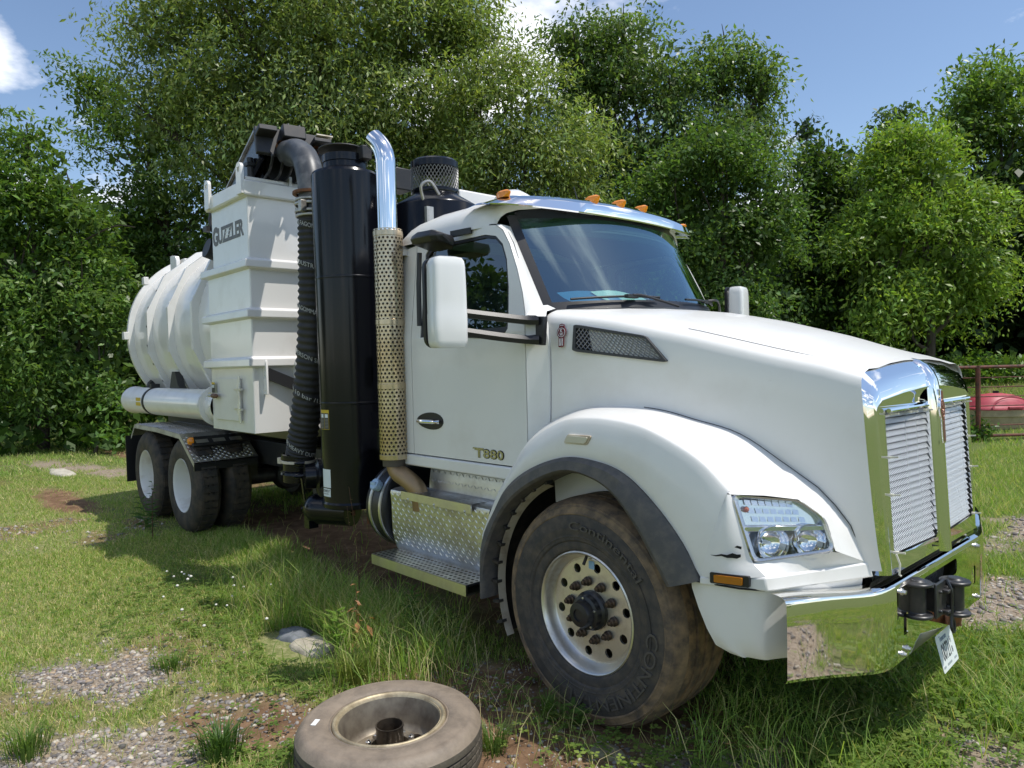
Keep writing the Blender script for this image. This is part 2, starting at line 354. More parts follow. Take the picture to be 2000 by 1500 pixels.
def ground_mat():
    m = bpy.data.materials.new('ground'); m.use_nodes = True; n, l = m.node_tree.nodes, m.node_tree.links; p = n['Principled BSDF']
    p.inputs['Roughness'].default_value = .95; p.inputs['Specular IOR Level'].default_value = .15
    a = n.new('ShaderNodeAttribute'); a.attribute_name = 'tint'; s = n.new('ShaderNodeSeparateColor'); l.new(a.outputs['Color'], s.inputs[0])
    t = n.new('ShaderNodeTexCoord')
    def nz(sc, d=8):
        z = n.new('ShaderNodeTexNoise'); z.inputs['Scale'].default_value = sc; z.inputs['Detail'].default_value = d; z.inputs['Roughness'].default_value = .65; l.new(t.outputs['Object'], z.inputs['Vector']); return z.outputs['Fac']
    def ramp(f, *st):
        r = n.new('ShaderNodeValToRGB'); e = r.color_ramp.elements
        while len(e) < len(st): e.new(.5)
        for q, (po, c) in zip(e, st): q.position = po; q.color = (*c, 1)
        l.new(f, r.inputs[0]); return r.outputs[0]
    def mixc(f, a_, b_):
        k = n.new('ShaderNodeMix'); k.data_type = 'RGBA'; l.new(f, k.inputs[0]); l.new(a_, k.inputs[6]); l.new(b_, k.inputs[7]); return k.outputs[2]
    turf = mixc(nz(.35, 4), ramp(nz(9), (.3, (.07, .09, .025)), (.5, (.115, .14, .04)), (.7, (.19, .18, .075))), ramp(nz(14), (.3, (.07, .105, .022)), (.6, (.12, .165, .04)), (.8, (.2, .2, .085))))
    dry = ramp(nz(22, 10), (.3, (.12, .145, .045)), (.5, (.21, .225, .085)), (.68, (.36, .32, .18))); turf = mixc(s.outputs[2], turf, dry)
    soil = ramp(nz(6, 12), (.3, (.10, .058, .034)), (.5, (.185, .112, .066)), (.62, (.255, .16, .095)), (.75, (.33, .235, .15)))
    grav = ramp(nz(38, 6), (.32, (.13, .095, .065)), (.48, (.27, .215, .16)), (.6, (.36, .30, .235)), (.75, (.46, .40, .33)))
    c = mixc(s.outputs[1], mixc(s.outputs[0], turf, grav), soil); l.new(c, p.inputs['Base Color'])
    b = n.new('ShaderNodeBump'); b.inputs['Strength'].default_value = .6; b.inputs['Distance'].default_value = .02; l.new(nz(45, 8), b.inputs['Height']); l.new(b.outputs[0], p.inputs['Normal'])
    return m
gcol = np.zeros((nx*ny, 3)); gcol[:, 0] = gm.ravel(); gcol[:, 1] = sm_.ravel(); gcol[:, 2] = (sstep(1.5, -.5, GX)*sstep(-14, -9, GX)*sstep(.5, -1, GY)*sstep(-9, -6, GY)).ravel()
npmesh('ground', np.stack([GX, GY, GZ], -1).reshape(-1, 3), GF, ground_mat(), gcol, smooth=True, kind='structure', label='patchy turf, red soil and gravel yard')

# ------------------------------------------------------------------ the truck
T = thing('vacuum_truck', 'white vacuum tanker truck with chrome grille parked on the grass', 'truck')
# --- chassis
mb = MB()
for s in (-1, 1): mb.box((-3.55, .43*s, .86), (8.9, .09, .26))
for x in (-8, -6.4, -4.6, -3, -1.2, .6): mb.box((x, 0, .86), (.12, .8, .2))
mb.box((.95, 0, .68), (.25, 1.1, .22))
mb.build('chassis_frame', BKM, T, bevel=.01)
mb = MB()
for x in (-5.83, -7.13): mb.tube([(x, -1.0, .535), (x, 1.0, .535)], .09, 12); mb.lathe([(0, -.2), (.17, -.12), (.2, 0), (.17, .12), (0, .2)], (x, 0, .535), (1, 0, 0), 20)
mb.tube([(-5.83, 0, .535), (-7.13, 0, .535)], .06, 10); mb.box((-6.48, 0, .62), (.2, .9, .2)); mb.box((-6.48, .45, .66), (1.5, .1, .2)); mb.box((-6.48, -.45, .66), (1.5, .1, .2))
mb.build('rear_axles', BKM, T)
mb = MB(); mb.tube([(0, -.9, .5), (0, .9, .5)], .07, 10); mb.box((0, -.45, .60), (1.3, .1, .14)); mb.box((0, .45, .60), (1.3, .1, .14)); mb.build('front_axle', BKM, T)
mb = MB()
mb.box((.1, 0, 1.1), (1.2, .7, .6)); mb.build('engine', BKM, T)
mb = MB(); mb.box((-3.0, 0, .75), (2.2, .5, .35)); mb.build('transmission', BKM, T)

# --- wheels
def rotY(prof, x, z, s): return prof
def front_wheel(s):
    o, ax = (0, 0, .535), (0, s, 0)
    y0 = 1.17
    m = MB(); m.lathe([(.302, y0-.01), (.304, y0+.002), (.297, y0+.006), (.288, y0), (.281, y0-.03), (.272, y0-.055), (.262, y0-.066), (.252, y0-.062)], o, ax, 64)
    m.plate([(q[0], q[1]) for q in circ(0, 0, .252, 64)], [circ(.215*math.cos(t), .215*math.sin(t), .0235, 14) for t in [R(36*k+9) for k in range(10)]]+[circ(0, 0, .098, 32)],
            (lambda x, z, d: (x*(-s), s*(y0-.06+d), .535+z)), .012)
    m.lathe([(.30, y0-.02), (.27, y0-.1), (.262, y0-.3), (.30, y0-.36)], o, ax, 48)
    rim = m.build('front_wheel', RIM, T, ang=50)
    t = MB(); g = [(.302, y0-.004), (.312, y0+.01), (.335, y0+.016), (.352, y0+.013), (.36, y0+.02), (.42, y0+.027), (.47, y0+.022), (.485, y0+.016)]
    g = g[:6]+[(.374, y0+.021), (.377, y0+.024), (.381, y0+.024), (.384, y0+.0225)]+g[6:]
    t.lathe(g, o, ax, 96)
    tyre = t.build('tyre', TY, rim, ang=25)
    t = MB(); t.lathe([(.485, y0+.016), (.488, y0+.019), (.494, y0+.019), (.497, y0+.016), (.52, y0+.008), (.523, y0+.009), (.528, y0+.002), (.532, y0-.002), (.535, y0-.001), (.546, y0-.022), (.556, y0-.045), (.561, y0-.06)], o, ax, 96); t.build('tyre_shoulder', TYS, rim, ang=25)
    t = MB(); w = [(.561, y0-.06)]
    for k in range(4):
        c = y0-.12-.07*k
        w += [(.565, c+.012), (.552, c+.009), (.552, c-.003), (.565, c-.006)]
    w += [(.561, y0-.37), (.54, y0-.41), (.45, y0-.43), (.31, y0-.40)]
    t.lathe(w, o, ax, 96); t.build('tread', TYT, rim, ang=30)
    for body, a0, sp, hh in (('Continental', 66, 66, .042), ('CONTINENTAL', -52, 108, .062)):
        def fn(x, y, d, a0=a0, sp=sp, hh=hh):
            a = R(a0+sp/2)-x; r = (.41 if hh < .05 else .395)+y
            return (-s*r*math.cos(a), s*(y0+.024+d*.8), .535+r*math.sin(a))
        text('sidewall_lettering', body, fn, R(sp), hh, TYX, rim, .009)
    h = MB(); h.lathe([(.097, y0-.066), (.097, y0-.04), (.085, y0-.03), (.083, y0+.0), (.068, y0+.006), (.066, y0+.03), (.058, y0+.045), (.03, y0+.05), (.028, y0+.042), (0, y0+.042)], o, ax, 36); h.build('hub', BP, rim)
    for k in range(5):
        a = R(72*k+20); q = MB(); q.lathe([(.006, 0), (.006, .006), (0, .007)], (.074*math.cos(a), s*(y0+.005), .535+.074*math.sin(a)), ax, 8); q.build('hub_bolt', AL, rim)
    q0 = None
    for k in range(10):
        a = R(36*k-9); p = (.143*math.cos(a), s*(y0-.055), .535+.143*math.sin(a))
        if not q0:
            q = MB(); q.lathe([(.024, 0), (.024, .008), (.0185, .012), (.018, .028), (.013, .03), (.011, .043), (0, .045)], (0, 0, 0), ax, 10); q0 = q.build('lug_nut', mat('nut_steel', (.06, .045, .035), .5, .6, col2=(.12, .075, .045), scale=40), rim); n_ = q0
        else: n_ = q0.copy(); COL.objects.link(n_)
        n_.location = p
    if s < 0:
        a = R(76); c = V3((.268*math.cos(R(95)), -y0+.05, .535+.268*math.sin(R(95)))); q = MB(); q.tube([c, c+V3((.005, -.03, -.035))], .008, 8); q.build('valve_stem', BKM, rim)
        st = MB(); st.plate(rrect(-.018, .205, .018, .245, .004), [], lambda x, z, d: (x-.0, -y0+.058+d, .535+z), .0006); st.build('sticker', mat('sticker_blue', (.25, .42, .62), .4), rim)
for s in (-1, 1): front_wheel(s)
def rear_wheel(x, s):
    o, ax = (x, 0, .535), (0, s, 0)
    m = MB(); m.lathe([(.292, 1.185), (.298, 1.2), (.292, 1.207), (.284, 1.2), (.278, 1.17), (.266, 1.13), (.258, 1.06), (.25, 1.0), (.235, .98), (.13, .975), (.12, 1.0), (.11, 1.02), (.105, 1.06), (.06, 1.065), (0, 1.065)], o, ax, 40)
    rim = m.build('rear_wheel', RIMW, T, ang=50)
    for y1, y2 in ((1.215, .945), (.885, .615)):
        t = MB(); t.lathe([(.292, y1-.015), (.31, y1-.003), (.4, y1), (.47, y1-.01), (.5, y1-.03), (.515, y1-.05)], o, ax, 56)
        t.build('tyre', TYR, rim, ang=60)
        t = MB(); n = 48; rows = []
        prof = [(.515, y1-.05), (.52, y1-.07), (.52, y1-.10), (.508, y1-.103), (.508, y1-.115), (.52, y1-.118), (.52, y2+.118), (.508, y2+.115), (.508, y2+.103), (.52, y2+.1), (.52, y2+.07), (.515, y2+.05), (.47, y2+.01), (.3, y2+.01)]
        t.lathe(prof, o, ax, 56)
        for k in range(40):
            a = R(9*k); e = V3((math.cos(a), 0, math.sin(a))); f = V3((-math.sin(a), 0, math.cos(a)))
            for yy in (y1-.085, (y1+y2)/2, y2+.085): t.box(V3((x, s*yy, .535))+e*.523, (.012, .05, .06), (e, (0, 1, 0), f))
        t.build('tread', TYR, rim, ang=30)
    for k in range(10):
        a = R(36*k); p = (x+.143*math.cos(a), s*.98, .535+.143*math.sin(a)); q = MB(); q.lathe([(.016, 0), (.016, .03), (0, .032)], p, ax, 6); q.build('lug_nut', RIMW, rim)
for x in (-5.83, -7.13):
    for s in (-1, 1): rear_wheel(x, s)

# --- hood
E_ = [(-.5, .955), (-.34, .935), (0, .90), (.41, .83), (.76, .75), (.97, .70), (1.145, .655)]
ZE = [(-.5, 2.055), (-.34, 2.035), (0, 1.98), (.41, 1.884), (.76, 1.788), (.97, 1.733), (1.145, 1.672)]
ZC = [(-.5, 2.12), (-.34, 2.10), (0, 2.052), (.27, 1.995), (.65, 1.893), (.91, 1.808), (1.145, 1.726)]
SM = [(-.5, .97, 1.42), (-.15, .935, 1.53), (.005, .915, 1.54), (.287, .87, 1.521), (.416, .845, 1.487), (.645, .79, 1.419), (.857, .74, 1.278), (.95, .72, 1.20), (1.014, .70, 1.128), (1.055, .685, 1.048), (1.07, .668, .955), (1.1, .645, .93), (1.145, .63, .92)]
def hood_half(x):
    e, ze, zc = lin(E_, x), lin(ZE, x), lin(ZC, x); ys, zs = lin(SM, x)
    zl = .86 if x > .3 else 1.0
    pts = [(0, zc), (e*.25, zc-.002), (e*.5, zc-.012), (e*.72, zc-.03), (e-.09, ze+.022), (e-.045, ze+.008), (e-.018, ze-.006), (e-.002, ze-.026), (e+.004, ze-.06)]
    a = V3((e+.006, ze-.1)); b = V3((ys, zs)); k = max(0, (ys-e))
    for t in (.2, .45, .65, .8, .9, .96): pts.append((a[0]+(b[0]-a[0])*(t**3.2)*(1 if k > 0 else 1), a[1]+(b[1]-a[1])*t))
    pts.append((ys, zs))
    pts += [(ys-.01, (zs+zl)/2), (ys-.02, zl)]
    return pts
rows = []
xs = list(np.linspace(-.405, 1.1, 35))
for x in xs:
    hp = hood_half(x); dx = lambda y, z: -.10*sstep(1.85, 2.06, z) if x < -.2 else 0
    k = max(0, 1-(x+.405)/.3)
    kf = float(sstep(.75, 1.1, x)); right = [(x-.04*k*float(sstep(1.88, 2.04, z))+kf*(.03+.061*(1.66-z)/.82), -y, z) for y, z in hp]; left = [(q[0], -q[1], q[2]) for q in right[1:]]
    rows.append(right[::-1]+left)
mb = MB(); mb.grid(rows); hood = mb.build('hood', W, T, ang=50)
for s in (-1, 1):
    mb = MB(); mb.tube([(x, s*(lin(E_, x)-.085), lin(ZE, x)+.0225) for x in np.linspace(.35, 1.09, 14)], .0013, 6); mb.build('panel_gap', VF, hood)
# side vents, badges
for s in (-1, 1):
    A, B, Cc, D = V3((-.235, .937, 1.972)), V3((.185, .876, 1.892)), V3((.305, .861, 1.757)), V3((-.245, .943, 1.829))
    def vf(u, v, d, A=A, B=B, Cc=Cc, D=D):
        p = A*(1-u)*(1-v)+B*u*(1-v)+Cc*u*v+D*(1-u)*v; return (p[0]+.02*d, s*(p[1]+.012+d), p[2])
    ou = rrect(0, 0, 1, 1, .07, 4); inn = rrect(.035, .1, .965, .9, .05, 4)
    if s < 0: pass
    mb = MB(); mb.plate(ou, [inn], vf, .022); fr = mb.build('side_vent', VF, T, ang=30)
    mb = MB(); mb.plate(rrect(.02, .05, .98, .95, .05, 4), [], lambda u, v, d: vf(u, v, d-.018), 0); mb.build('vent_backing', BD, fr)
    mb = MB()
    for k in range(-6, 20):
        for sg in (1, -1):
            u0 = k/19*1.0+(.0 if sg > 0 else .3); pts = []
            for v in np.linspace(.1, .9, 9):
                u = u0+sg*.26*(v-.1)
                if .035 < u < .965: pts.append(vf(u, v, -.006-.001*sg))
            if len(pts) > 1: mb.tube(pts, .0026, 4, cap=False)
    mb.build('mesh_screen', VM, fr, kind='stuff')
    # badge on the hood flank
    fb = plane_fn((-.345, s*.951, 1.853), (.165*1, -s*.03*1, 0) if s < 0 else (-.165, s*.03, 0), (0, -s*.0, 1)) if 0 else None
    u = V3((1, s*-.095, 0)); u /= np.linalg.norm(u)
    base = V3((-.322, s*.955, 1.853))
    if s > 0: u = -u
    fb = lambda x, y, d: tuple(base+u*x+V3((0, s*-.012*y/.127, y))+V3((0, s*d, 0)))
    shape = [(-.0175, .005), (-.012, 0), (.012, 0), (.0175, .005), (.0175, .05)]+[(.031*math.sin(R(a)), .080-.031*math.cos(R(a))*1.0) for a in range(35, 146, 12)]+[(.017, .112), (.016, .122), (0, .127), (-.016, .122), (-.017, .112)]+[(-.031*math.sin(R(a)), .080-.031*math.cos(R(a))) for a in range(145, 34, -12)]+[(-.0175, .05)]
    mb = MB(); mb.plate(shape, [], lambda x, y, d: fb(x, y, d+.004), .004); bd = mb.build('badge', RED, T, smooth=False)
    mb = MB(); mb.plate(circ(0, .080, .0255, 28), [circ(0, .080, .0228, 28)], lambda x, y, d: fb(x, y, d+.0052), .001)
    for xx in (-.010, 0, .010):
        mb.plate([(xx-.0026, .008), (xx+.0026, .008), (xx+.0022, .048), (xx-.0022, .048)], [], lambda x, y, d: fb(x, y, d+.0052), .001)
        mb.plate([(xx*.9-.0022, .1145), (xx*.9+.0022, .1145), (xx*.9+.0015, .121), (xx*.9-.0015, .121)], [], lambda x, y, d: fb(x, y, d+.0052), .001)
    mb.build('badge_stripes', BW, bd, smooth=False)
    text('badge_letter', 'K', lambda x, y, d: fb(x-.0085, .0805+y, d+.0045), .017, .0185, BW, bd, .001, .02)
    text('badge_letter', 'W', lambda x, y, d: fb(x-.012, .061+y, d+.0045), .024, .0175, BW, bd, .001, .02)

# --- front fenders
def fender(s):
    St = [((-.80, .95, .80), (-.80, 1.14, .80), (-.745, 1.17, .78)), ((-.70, .97, 1.10), (-.66, 1.15, 1.03), (-.62, 1.19, .97)), ((-.56, .975, 1.34), (-.52, 1.16, 1.20), (-.50, 1.20, 1.11)),
          ((-.38, .97, 1.455), (-.38, 1.165, 1.35), (-.32, 1.2, 1.224)), ((-.15, .937, 1.53), (-.14, 1.17, 1.472), (-.09, 1.2, 1.30)), ((.05, .906, 1.541), (.06, 1.175, 1.50), (.11, 1.2, 1.30)),
          ((.26, .876, 1.525), (.26, 1.175, 1.49), (.29, 1.2, 1.256)), ((.44, .842, 1.481), (.43, 1.175, 1.455), (.46, 1.2, 1.136)), ((.645, .793, 1.419), (.655, 1.17, 1.352), (.59, 1.2, .988)), ((.857, .743, 1.278), (.79, 1.15, 1.225), (.682, 1.2, .86))]
    mir = lambda p: (p[0], s*p[1], p[2])
    cols = []
    for S_, O_, F_ in St:
        S_, O_, F_ = V3(S_), V3(O_), V3(F_); d = (O_-S_); g = (F_-O_)
        cols.append([S_, S_+d*.33+V3((0, 0, .006)), S_+d*.66+V3((0, 0, .010)), S_+d*.95+V3((0, 0, .003)), O_+g*.05+V3((0, .003, 0)), O_+g*.22+V3((0, .012, 0)), O_+g*.5+V3((0, .018, 0)), O_+g*.8+V3((0, .012, 0)), F_])
    tr = [cr(c, 3) for c in cols]; n = len(tr[0]); lines = [cr([t[k] for t in tr], 5) for k in range(n)]
    mb = MB(); mb.grid([[mir(p) for p in l] for l in lines], flip=s < 0)
    mg_ = MB(); mg_.tube([mir(V3(p)+V3((.004, .012, .004))) for p in lines[0][28:]]+[mir(V3(p)+V3((.006, .010, .004))) for p in ((.965, .722, 1.20), (1.03, .703, 1.128), (1.085, .686, 1.048), (1.11, .665, .965))], .0022, 6); mg_.build('panel_gap', VF, T)
    H1, H2, H3, H4, H5 = [V3(p) for p in ((.80, 1.15, 1.213), (.99, .955, 1.187), (1.058, .875, 1.11), (1.10, .865, .977), (.893, 1.15, .947))]
    L0, L1, L2 = V3((.685, 1.2, .862)), V3((.955, 1.16, .905)), V3((1.14, .655, .895))
    def res(pts, m):
        P = [V3(p) for p in pts]; d = np.r_[0, np.cumsum([np.linalg.norm(P[i+1]-P[i]) for i in range(len(P)-1)])]
        return [V3([np.interp(t, d, [p[k] for p in P]) for k in range(3)]) for t in np.linspace(0, d[-1], m)]
    def strip(a, b, m=13, w=5, bul=0., q=None):
        a, b = res(a, m), res(b, m)
        rows = [[mir(p+(r-p)*t+V3(q or (0, 0, 0))*bul*4*t*(1-t)) for p, r in zip(a, b)] for t in np.linspace(0, 1, w)]
        mb.grid(rows)
    of = [c for c in tr[-1][4*3:]]                          # O9 -> F9
    strip([tr[-1][11]]+of, [H1, H5, L1], 17, 6, .02, (0, 1, 0))
    Sx = [V3(p) for p in ((.857, .743, 1.278), (.965, .722, 1.20), (1.03, .703, 1.128), (1.085, .686, 1.048), (1.11, .665, .955))]
    strip(tr[-1][11::-1], [H1, (H1+H2)/2+V3((.01, .01, .008)), H2], 24, 4)
    strip([Sx[0], Sx[1], Sx[2], Sx[3], L2], [H2, H3, H3*.3+H4*.7, H4, H4*.6+L2*.4], 13, 4)
    strip([H5, H4, H4*.6+L2*.4], [L1, L1*.35+L2*.65, L2], 9, 3)
    mb.build('fender', W, T, ang=38)
    # shelf below the lamp and lower valance
    mb = MB(); M0, M1, M2 = L0+V3((.0, .008, -.032)), L1+V3((.016, .012, -.052)), L2+V3((.02, -.01, -.06))
    top = res([L0+V3((0, -.02, .004)), L1+V3((-.03, -.04, .005)), L2+V3((-.03, 0, .005))], 19); e1 = res([L0+V3((0, .006, 0)), L1+V3((.008, .008, 0)), L2+V3((.01, 0, 0))], 19); e2 = res([M0, M1, M2], 19); e3 = [p+V3((-.02, -.03, -.008)) for p in e2]
    mb.grid([[mir(p) for p in r] for r in (top, e1, e2, e3)], flip=s < 0); mb.build('lamp_shelf', W, T, ang=25, bevel=.006)
    mb = MB(); rws = []
    for z, xr, iy in ((.835, .628, 0), (.80, .633, 0), (.72, .664, .0), (.64, .70, .004), (.58, .735, .012), (.553, .79, .035)):
        k = (.83-z)/.28
        P = [(xr, 1.188-iy, z), (xr+.06, 1.19-iy, z), (.86, 1.175-iy, z+.012*(1-k)), (.92, 1.155-iy, z+.015*(1-k)), (.965-.02*k, 1.115-iy, z+.015*(1-k)), (1.05-.03*k, .95-iy*.5, z+.012*(1-k)), (1.125-.04*k, .66, z)]
        rws.append([mir(p) for p in cr(P, 4)])
    mb.grid(rws, flip=s > 0); mb.grid([[mir((p[0]+.012, abs(p[1])-.16, p[2])) for p in [r[0] for r in rws]], [r[0] for r in rws]])
    mb.build('valance', W, T, ang=45)
    mb = MB(); mb.tube([mir((x, 1.196-.0*x, z)) for x, z in ((.64, .836), (.7, .838), (.86, .848))]+[mir((.95, 1.165, .852)), mir((1.04, .95, .85)), mir((1.12, .68, .84))], .004, 6); mb.build('panel_gap', BD, T)
    # rubber flare
    Lp = [(-.705, .46), (-.695, .66), (-.60, .87), (-.48, 1.02), (-.30, 1.145), (-.08, 1.232), (.09, 1.225), (.235, 1.165), (.37, 1.03), (.475, .88), (.535, .792)]
    Fp = [(-.765, .46, 1.185)]+[(f[0], f[2], f[1]) for _, _, f in St]; Fp[1] = (-.755, .76, 1.178); Fp[-1] = (.685, .845, 1.203); Fp[-2] = (.60, .99, 1.2)
    mb = MB(); rr = []
    for (lx, lz), (fx, fz, fy) in zip(Lp, Fp):
        rr.append([(fx, s*(fy-.012), fz), (fx, s*(fy+.014), fz), (fx*.75+lx*.25, s*(fy+.034), fz*.75+lz*.25), (lx*.85+fx*.15, s*1.243, lz*.85+fz*.15), (lx, s*1.232, lz), (lx*.99, s*1.2, .535+(lz-.535)*.985), (lx*.99, s*1.08, .535+(lz-.535)*.985)])
    cols2 = [cr([r[k] for r in rr], 4) for k in range(7)]
    mb.grid(cols2, flip=s < 0); fl = mb.build('fender_flare', FL, T, ang=28)
    # liner, flange and clips
    mb = MB(); a = np.linspace(R(14), R(205), 30); mb.grid([[(.70*math.cos(t), s*y, .56+.70*math.sin(t)) for t in a] for y in (1.12, .55)], flip=s > 0)
    mb.grid([[(r*math.cos(t), s*.55, .56+r*math.sin(t)) for t in a] for r in (.70, .05)], flip=s > 0)
    mb.build('wheel_well', LN, T)
    mb = MB(); a = np.linspace(R(206), R(112), 24); mb.grid([[(r*math.cos(t), s*y, .545+r*.985*math.sin(t)) for t in a] for r, y in ((.665, 1.10), (.665, 1.155), (.656, 1.16), (.64, 1.12))], flip=s > 0)
    fg = mb.build('fender_flange', FLG, T)
    for k in range(10):
        t = R(112+9.6*k); e = V3((math.cos(t), 0, math.sin(t))); q = MB(); q.box(V3((0, s*1.15, .545))+e*.672, (.05, .05, .016), (e, (0, 1, 0), (-math.sin(t), 0, math.cos(t)))); q.build('clip', LN, fg)
    # marker lamp above the arch, amber marker on the shelf
    mb = MB(); mb.plate(rrect(-.068, 1.372, .088, 1.418, .012), [], lambda x, z, d: (x+.012*(z-1.39)/.02, s*(1.212+d), z), .03); mk = mb.build('side_marker', CREAM, T, bevel=.003)
    mb = MB(); mb.plate(rrect(-.055, 1.379, .075, 1.411, .01), [], lambda x, z, d: (x+.012*(z-1.39)/.02, s*(1.219+d), z), .015); mb.build('lens', LENS, mk, bevel=.004)
    mb = MB(); mb.plate(rrect(.735, .852, .90, .897, .006), [], lambda x, z, d: (x, s*(1.212-.18*max(0, x-.8)+d), z+.06*(x-.8)), .02); mk = mb.build('amber_marker', BP, T, smooth=False)
    mb = MB(); mb.plate(rrect(.757, .860, .876, .890, .004), [], lambda x, z, d: (x, s*(1.219-.18*max(0, x-.8)+d), z+.06*(x-.8)), .01); mb.build('lens', AMD, mk, bevel=.003)
    # headlamp
    O5 = [H1, (H1*.6+H2*.4)+V3((.012, .012, .006)), H2, H2*.45+H3*.55+V3((.01, 0, .008)), H3, H4*.5+H3*.5+V3((.004, 0, 0)), H4, H4*.5+H5*.5+V3((.014, .012, 0)), H5, H5*.5+H1*.5+V3((.012, 0, 0))]
    out = []
    PC = [H1, H2, H3, H4, H5]
    for i in range(5):
        a_, b_, c_ = PC[i-1], PC[i], PC[(i+1) % 5]; e1_, e2_ = (a_-b_), (c_-b_); r1 = min(.03, .3*np.linalg.norm(e1_)); r2 = min(.03, .3*np.linalg.norm(e2_)); p1, p2 = b_+e1_/np.linalg.norm(e1_)*r1, b_+e2_/np.linalg.norm(e2_)*r2
        out += [p1*(1-t)**2+b_*2*t*(1-t)+p2*t*t for t in (0, .33, .67, 1)]+[p2+(c_-e2_*0-p2)*0+e2_*.33, p2*0+b_+e2_*.66]
    cen = sum(out)/len(out); nrm = V3((.62, .70, .30)); nrm /= np.linalg.norm(nrm)
    mb = MB(); inn = [cen+(p-cen)*.9 for p in out]
    mb.grid([[mir(cen+(p-cen)*1.07-nrm*.012) for p in out], [mir(p+nrm*.002) for p in out], [mir(p+nrm*.009) for p in [cen+(q-cen)*.975 for q in out]], [mir(p+nrm*.006) for p in inn], [mir(p-nrm*.03) for p in inn]], True, flip=s < 0)
    hl = mb.build('headlamp', mat('lamp_bezel', (.55, .55, .55), .18, .85), T, ang=40)
    mb = MB(); back = [cen+(p-cen)*.86-nrm*.085 for p in out]
    mb.grid([[mir(p-nrm*.028) for p in inn], [mir(p) for p in back]], True, flip=s < 0)
    mb.add([mir(p) for p in back]+[mir(sum(back)/len(back))], [(i, (i+1) % len(back), len(back)) for i in range(len(back))]); mb.build('lamp_bowl', mat('lamp_inner', (.78, .79, .80), .1, .9), hl)
    # bar, reflectors and turn signal cells
    lo_a, lo_b = H5*.50+H1*.50, H4*.30+H3*.70
    mb = MB(); mb.bar(mir(lo_a-nrm*.006+V3((.012, 0, 0))), mir(lo_b-nrm*.006), .012, .022); mb.build('divider', mat('lamp_inner', (0, 0, 0)), hl, bevel=.003)
    for k, t in enumerate((.30, .74)):
        c = (H5*.74+H1*.26)*(1-t)+(H4*.68+H3*.32)*t-nrm*.012; dirn = V3((.83, .42, .05)); dirn /= np.linalg.norm(dirn)
        mb = MB(); mb.lathe([(.072, .014), (.074, 0), (.069, -.02), (.054, -.042), (.03, -.055), (.012, -.056)], mir(c), mir(dirn), 28); mb.build('reflector', REFL, hl)
        mb = MB(); mb.lathe([(.0, -.012), (.008, -.015), (.009, -.05)], mir(c), mir(dirn), 12); mb.build('bulb', mat('bulb_glass', (.75, .8, .85), .1), hl)
    mb = MB(); mb.add([mir(p-nrm*.034) for p in (H1*.92+H4*.08, H2*.95+H5*.05, H3*.6+H2*.4, lo_b, lo_a)], [(0, 1, 2, 3, 4)]); mb.build('signal_panel', mat('signal_lens', (.84, .87, .90), .14, .75), hl)
    for i in range(7):
        for j in range(3):
            t = .2+.095*i; p = (H1*(.58+.13*j)+H5*(.42-.13*j)); q = (H2*(.15+.25*j)+lo_b*(.85-.25*j)); c = p*(1-t)+q*t-nrm*.03+V3((0, 0, .018))
            e_ = (H2-H1)/np.linalg.norm(H2-H1); g_ = np.cross(nrm, e_); mb = MB(); mb.box(mir(c), (.0245, .0205, .002), (mir(e_), mir(g_+e_*.25), mir(nrm))); mb.build('signal_cell', mat('signal_lens', (.84, .87, .90), .14, .75), hl)
    c = H1*.62+H5*.2+H2*.18-nrm*.016; mb = MB(); mb.lathe([(.012, -.02), (.012, .0), (.008, .008), (0, .011)], mir(c), mir(nrm), 12); mb.build('amber_bulb', mat('amber_bulb', (.55, .16, .08), .2), hl)
    mb = MB(); rings = []
    for f_, hgt in ((.97, .006), (.8, .013), (.5, .018), (.2, .02)): rings.append([mir(cen+(p-cen)*f_+nrm*hgt) for p in out])
    mb.grid(rings, True, flip=s < 0); mb.add(rings[-1], [tuple(range(len(out)))]); mb.build('lens', GLC, hl)
for s in (-1, 1): fender(s)
# crack in the near fender beside the lamp
mb = MB(); zz_ = [(.735, .963), (.76, .966), (.785, .975), (.81, .975), (.832, .986), (.85, .983), (.866, .986)]
lo_ = [(.735, .962), (.76, .961), (.785, .967), (.81, .963), (.832, .966), (.85, .966), (.866, .975)]
mb.plate([(x, z) for x, z in lo_]+[(x, z) for x, z in zz_[::-1]], [], lambda x, z, d: (x, -1.1935-(.01 if x < .8 else .01-.17*(x-.8))+d*-1, z), 0)
mb.plate([(.838, 1.01), (.866, 1.005), (.868, 1.016), (.85, 1.018)], [], lambda x, z, d: (x, -1.1945+.17*(x-.83), z), 0)
mb.build('crack', BD, T, smooth=False)

# --- grille
def gxf(y, z): return 1.170+(1.62-z)*.055+.028*(1-min(1, abs(y)/.6))
OL = [(-.602, .838), (-.611, 1.0), (-.622, 1.2), (-.633, 1.4), (-.640, 1.55), (-.638, 1.605), (-.622, 1.648), (-.57, 1.674), (-.35, 1.698), (-.15, 1.712), (-.06, 1.716)]
OL = OL+[(-y, z) for y, z in OL[::-1]]
mb = MB(); rw = [[], [], [], [], []]
for y, z in OL:
    tp = float(sstep(1.5, 1.66, z)); sy = math.copysign(1, y)
    zb = z+.021*tp; yb = y+sy*(.024*(1-tp*.5)+.012*tp); xb = 1.10+.061*(1.66-min(z, 1.66))/.82
    rw[0].append((xb, yb, zb)); rw[1].append((xb+.016, yb-sy*.001, zb+.001*tp))
    rw[2].append((gxf(y, z)-.026, y+sy*.012*(1-tp), z-.012*tp)); rw[3].append((gxf(y, z)-.006, y-sy*.004*(1-tp), z-.045*tp))
    rw[4].append((gxf(y, z-.09*tp), y-sy*.022*(1-tp*.6), z-.10*tp))
mb.grid(rw)
gr = None
inner = [(p[1], p[2]) for p in rw[4]]
holes = []
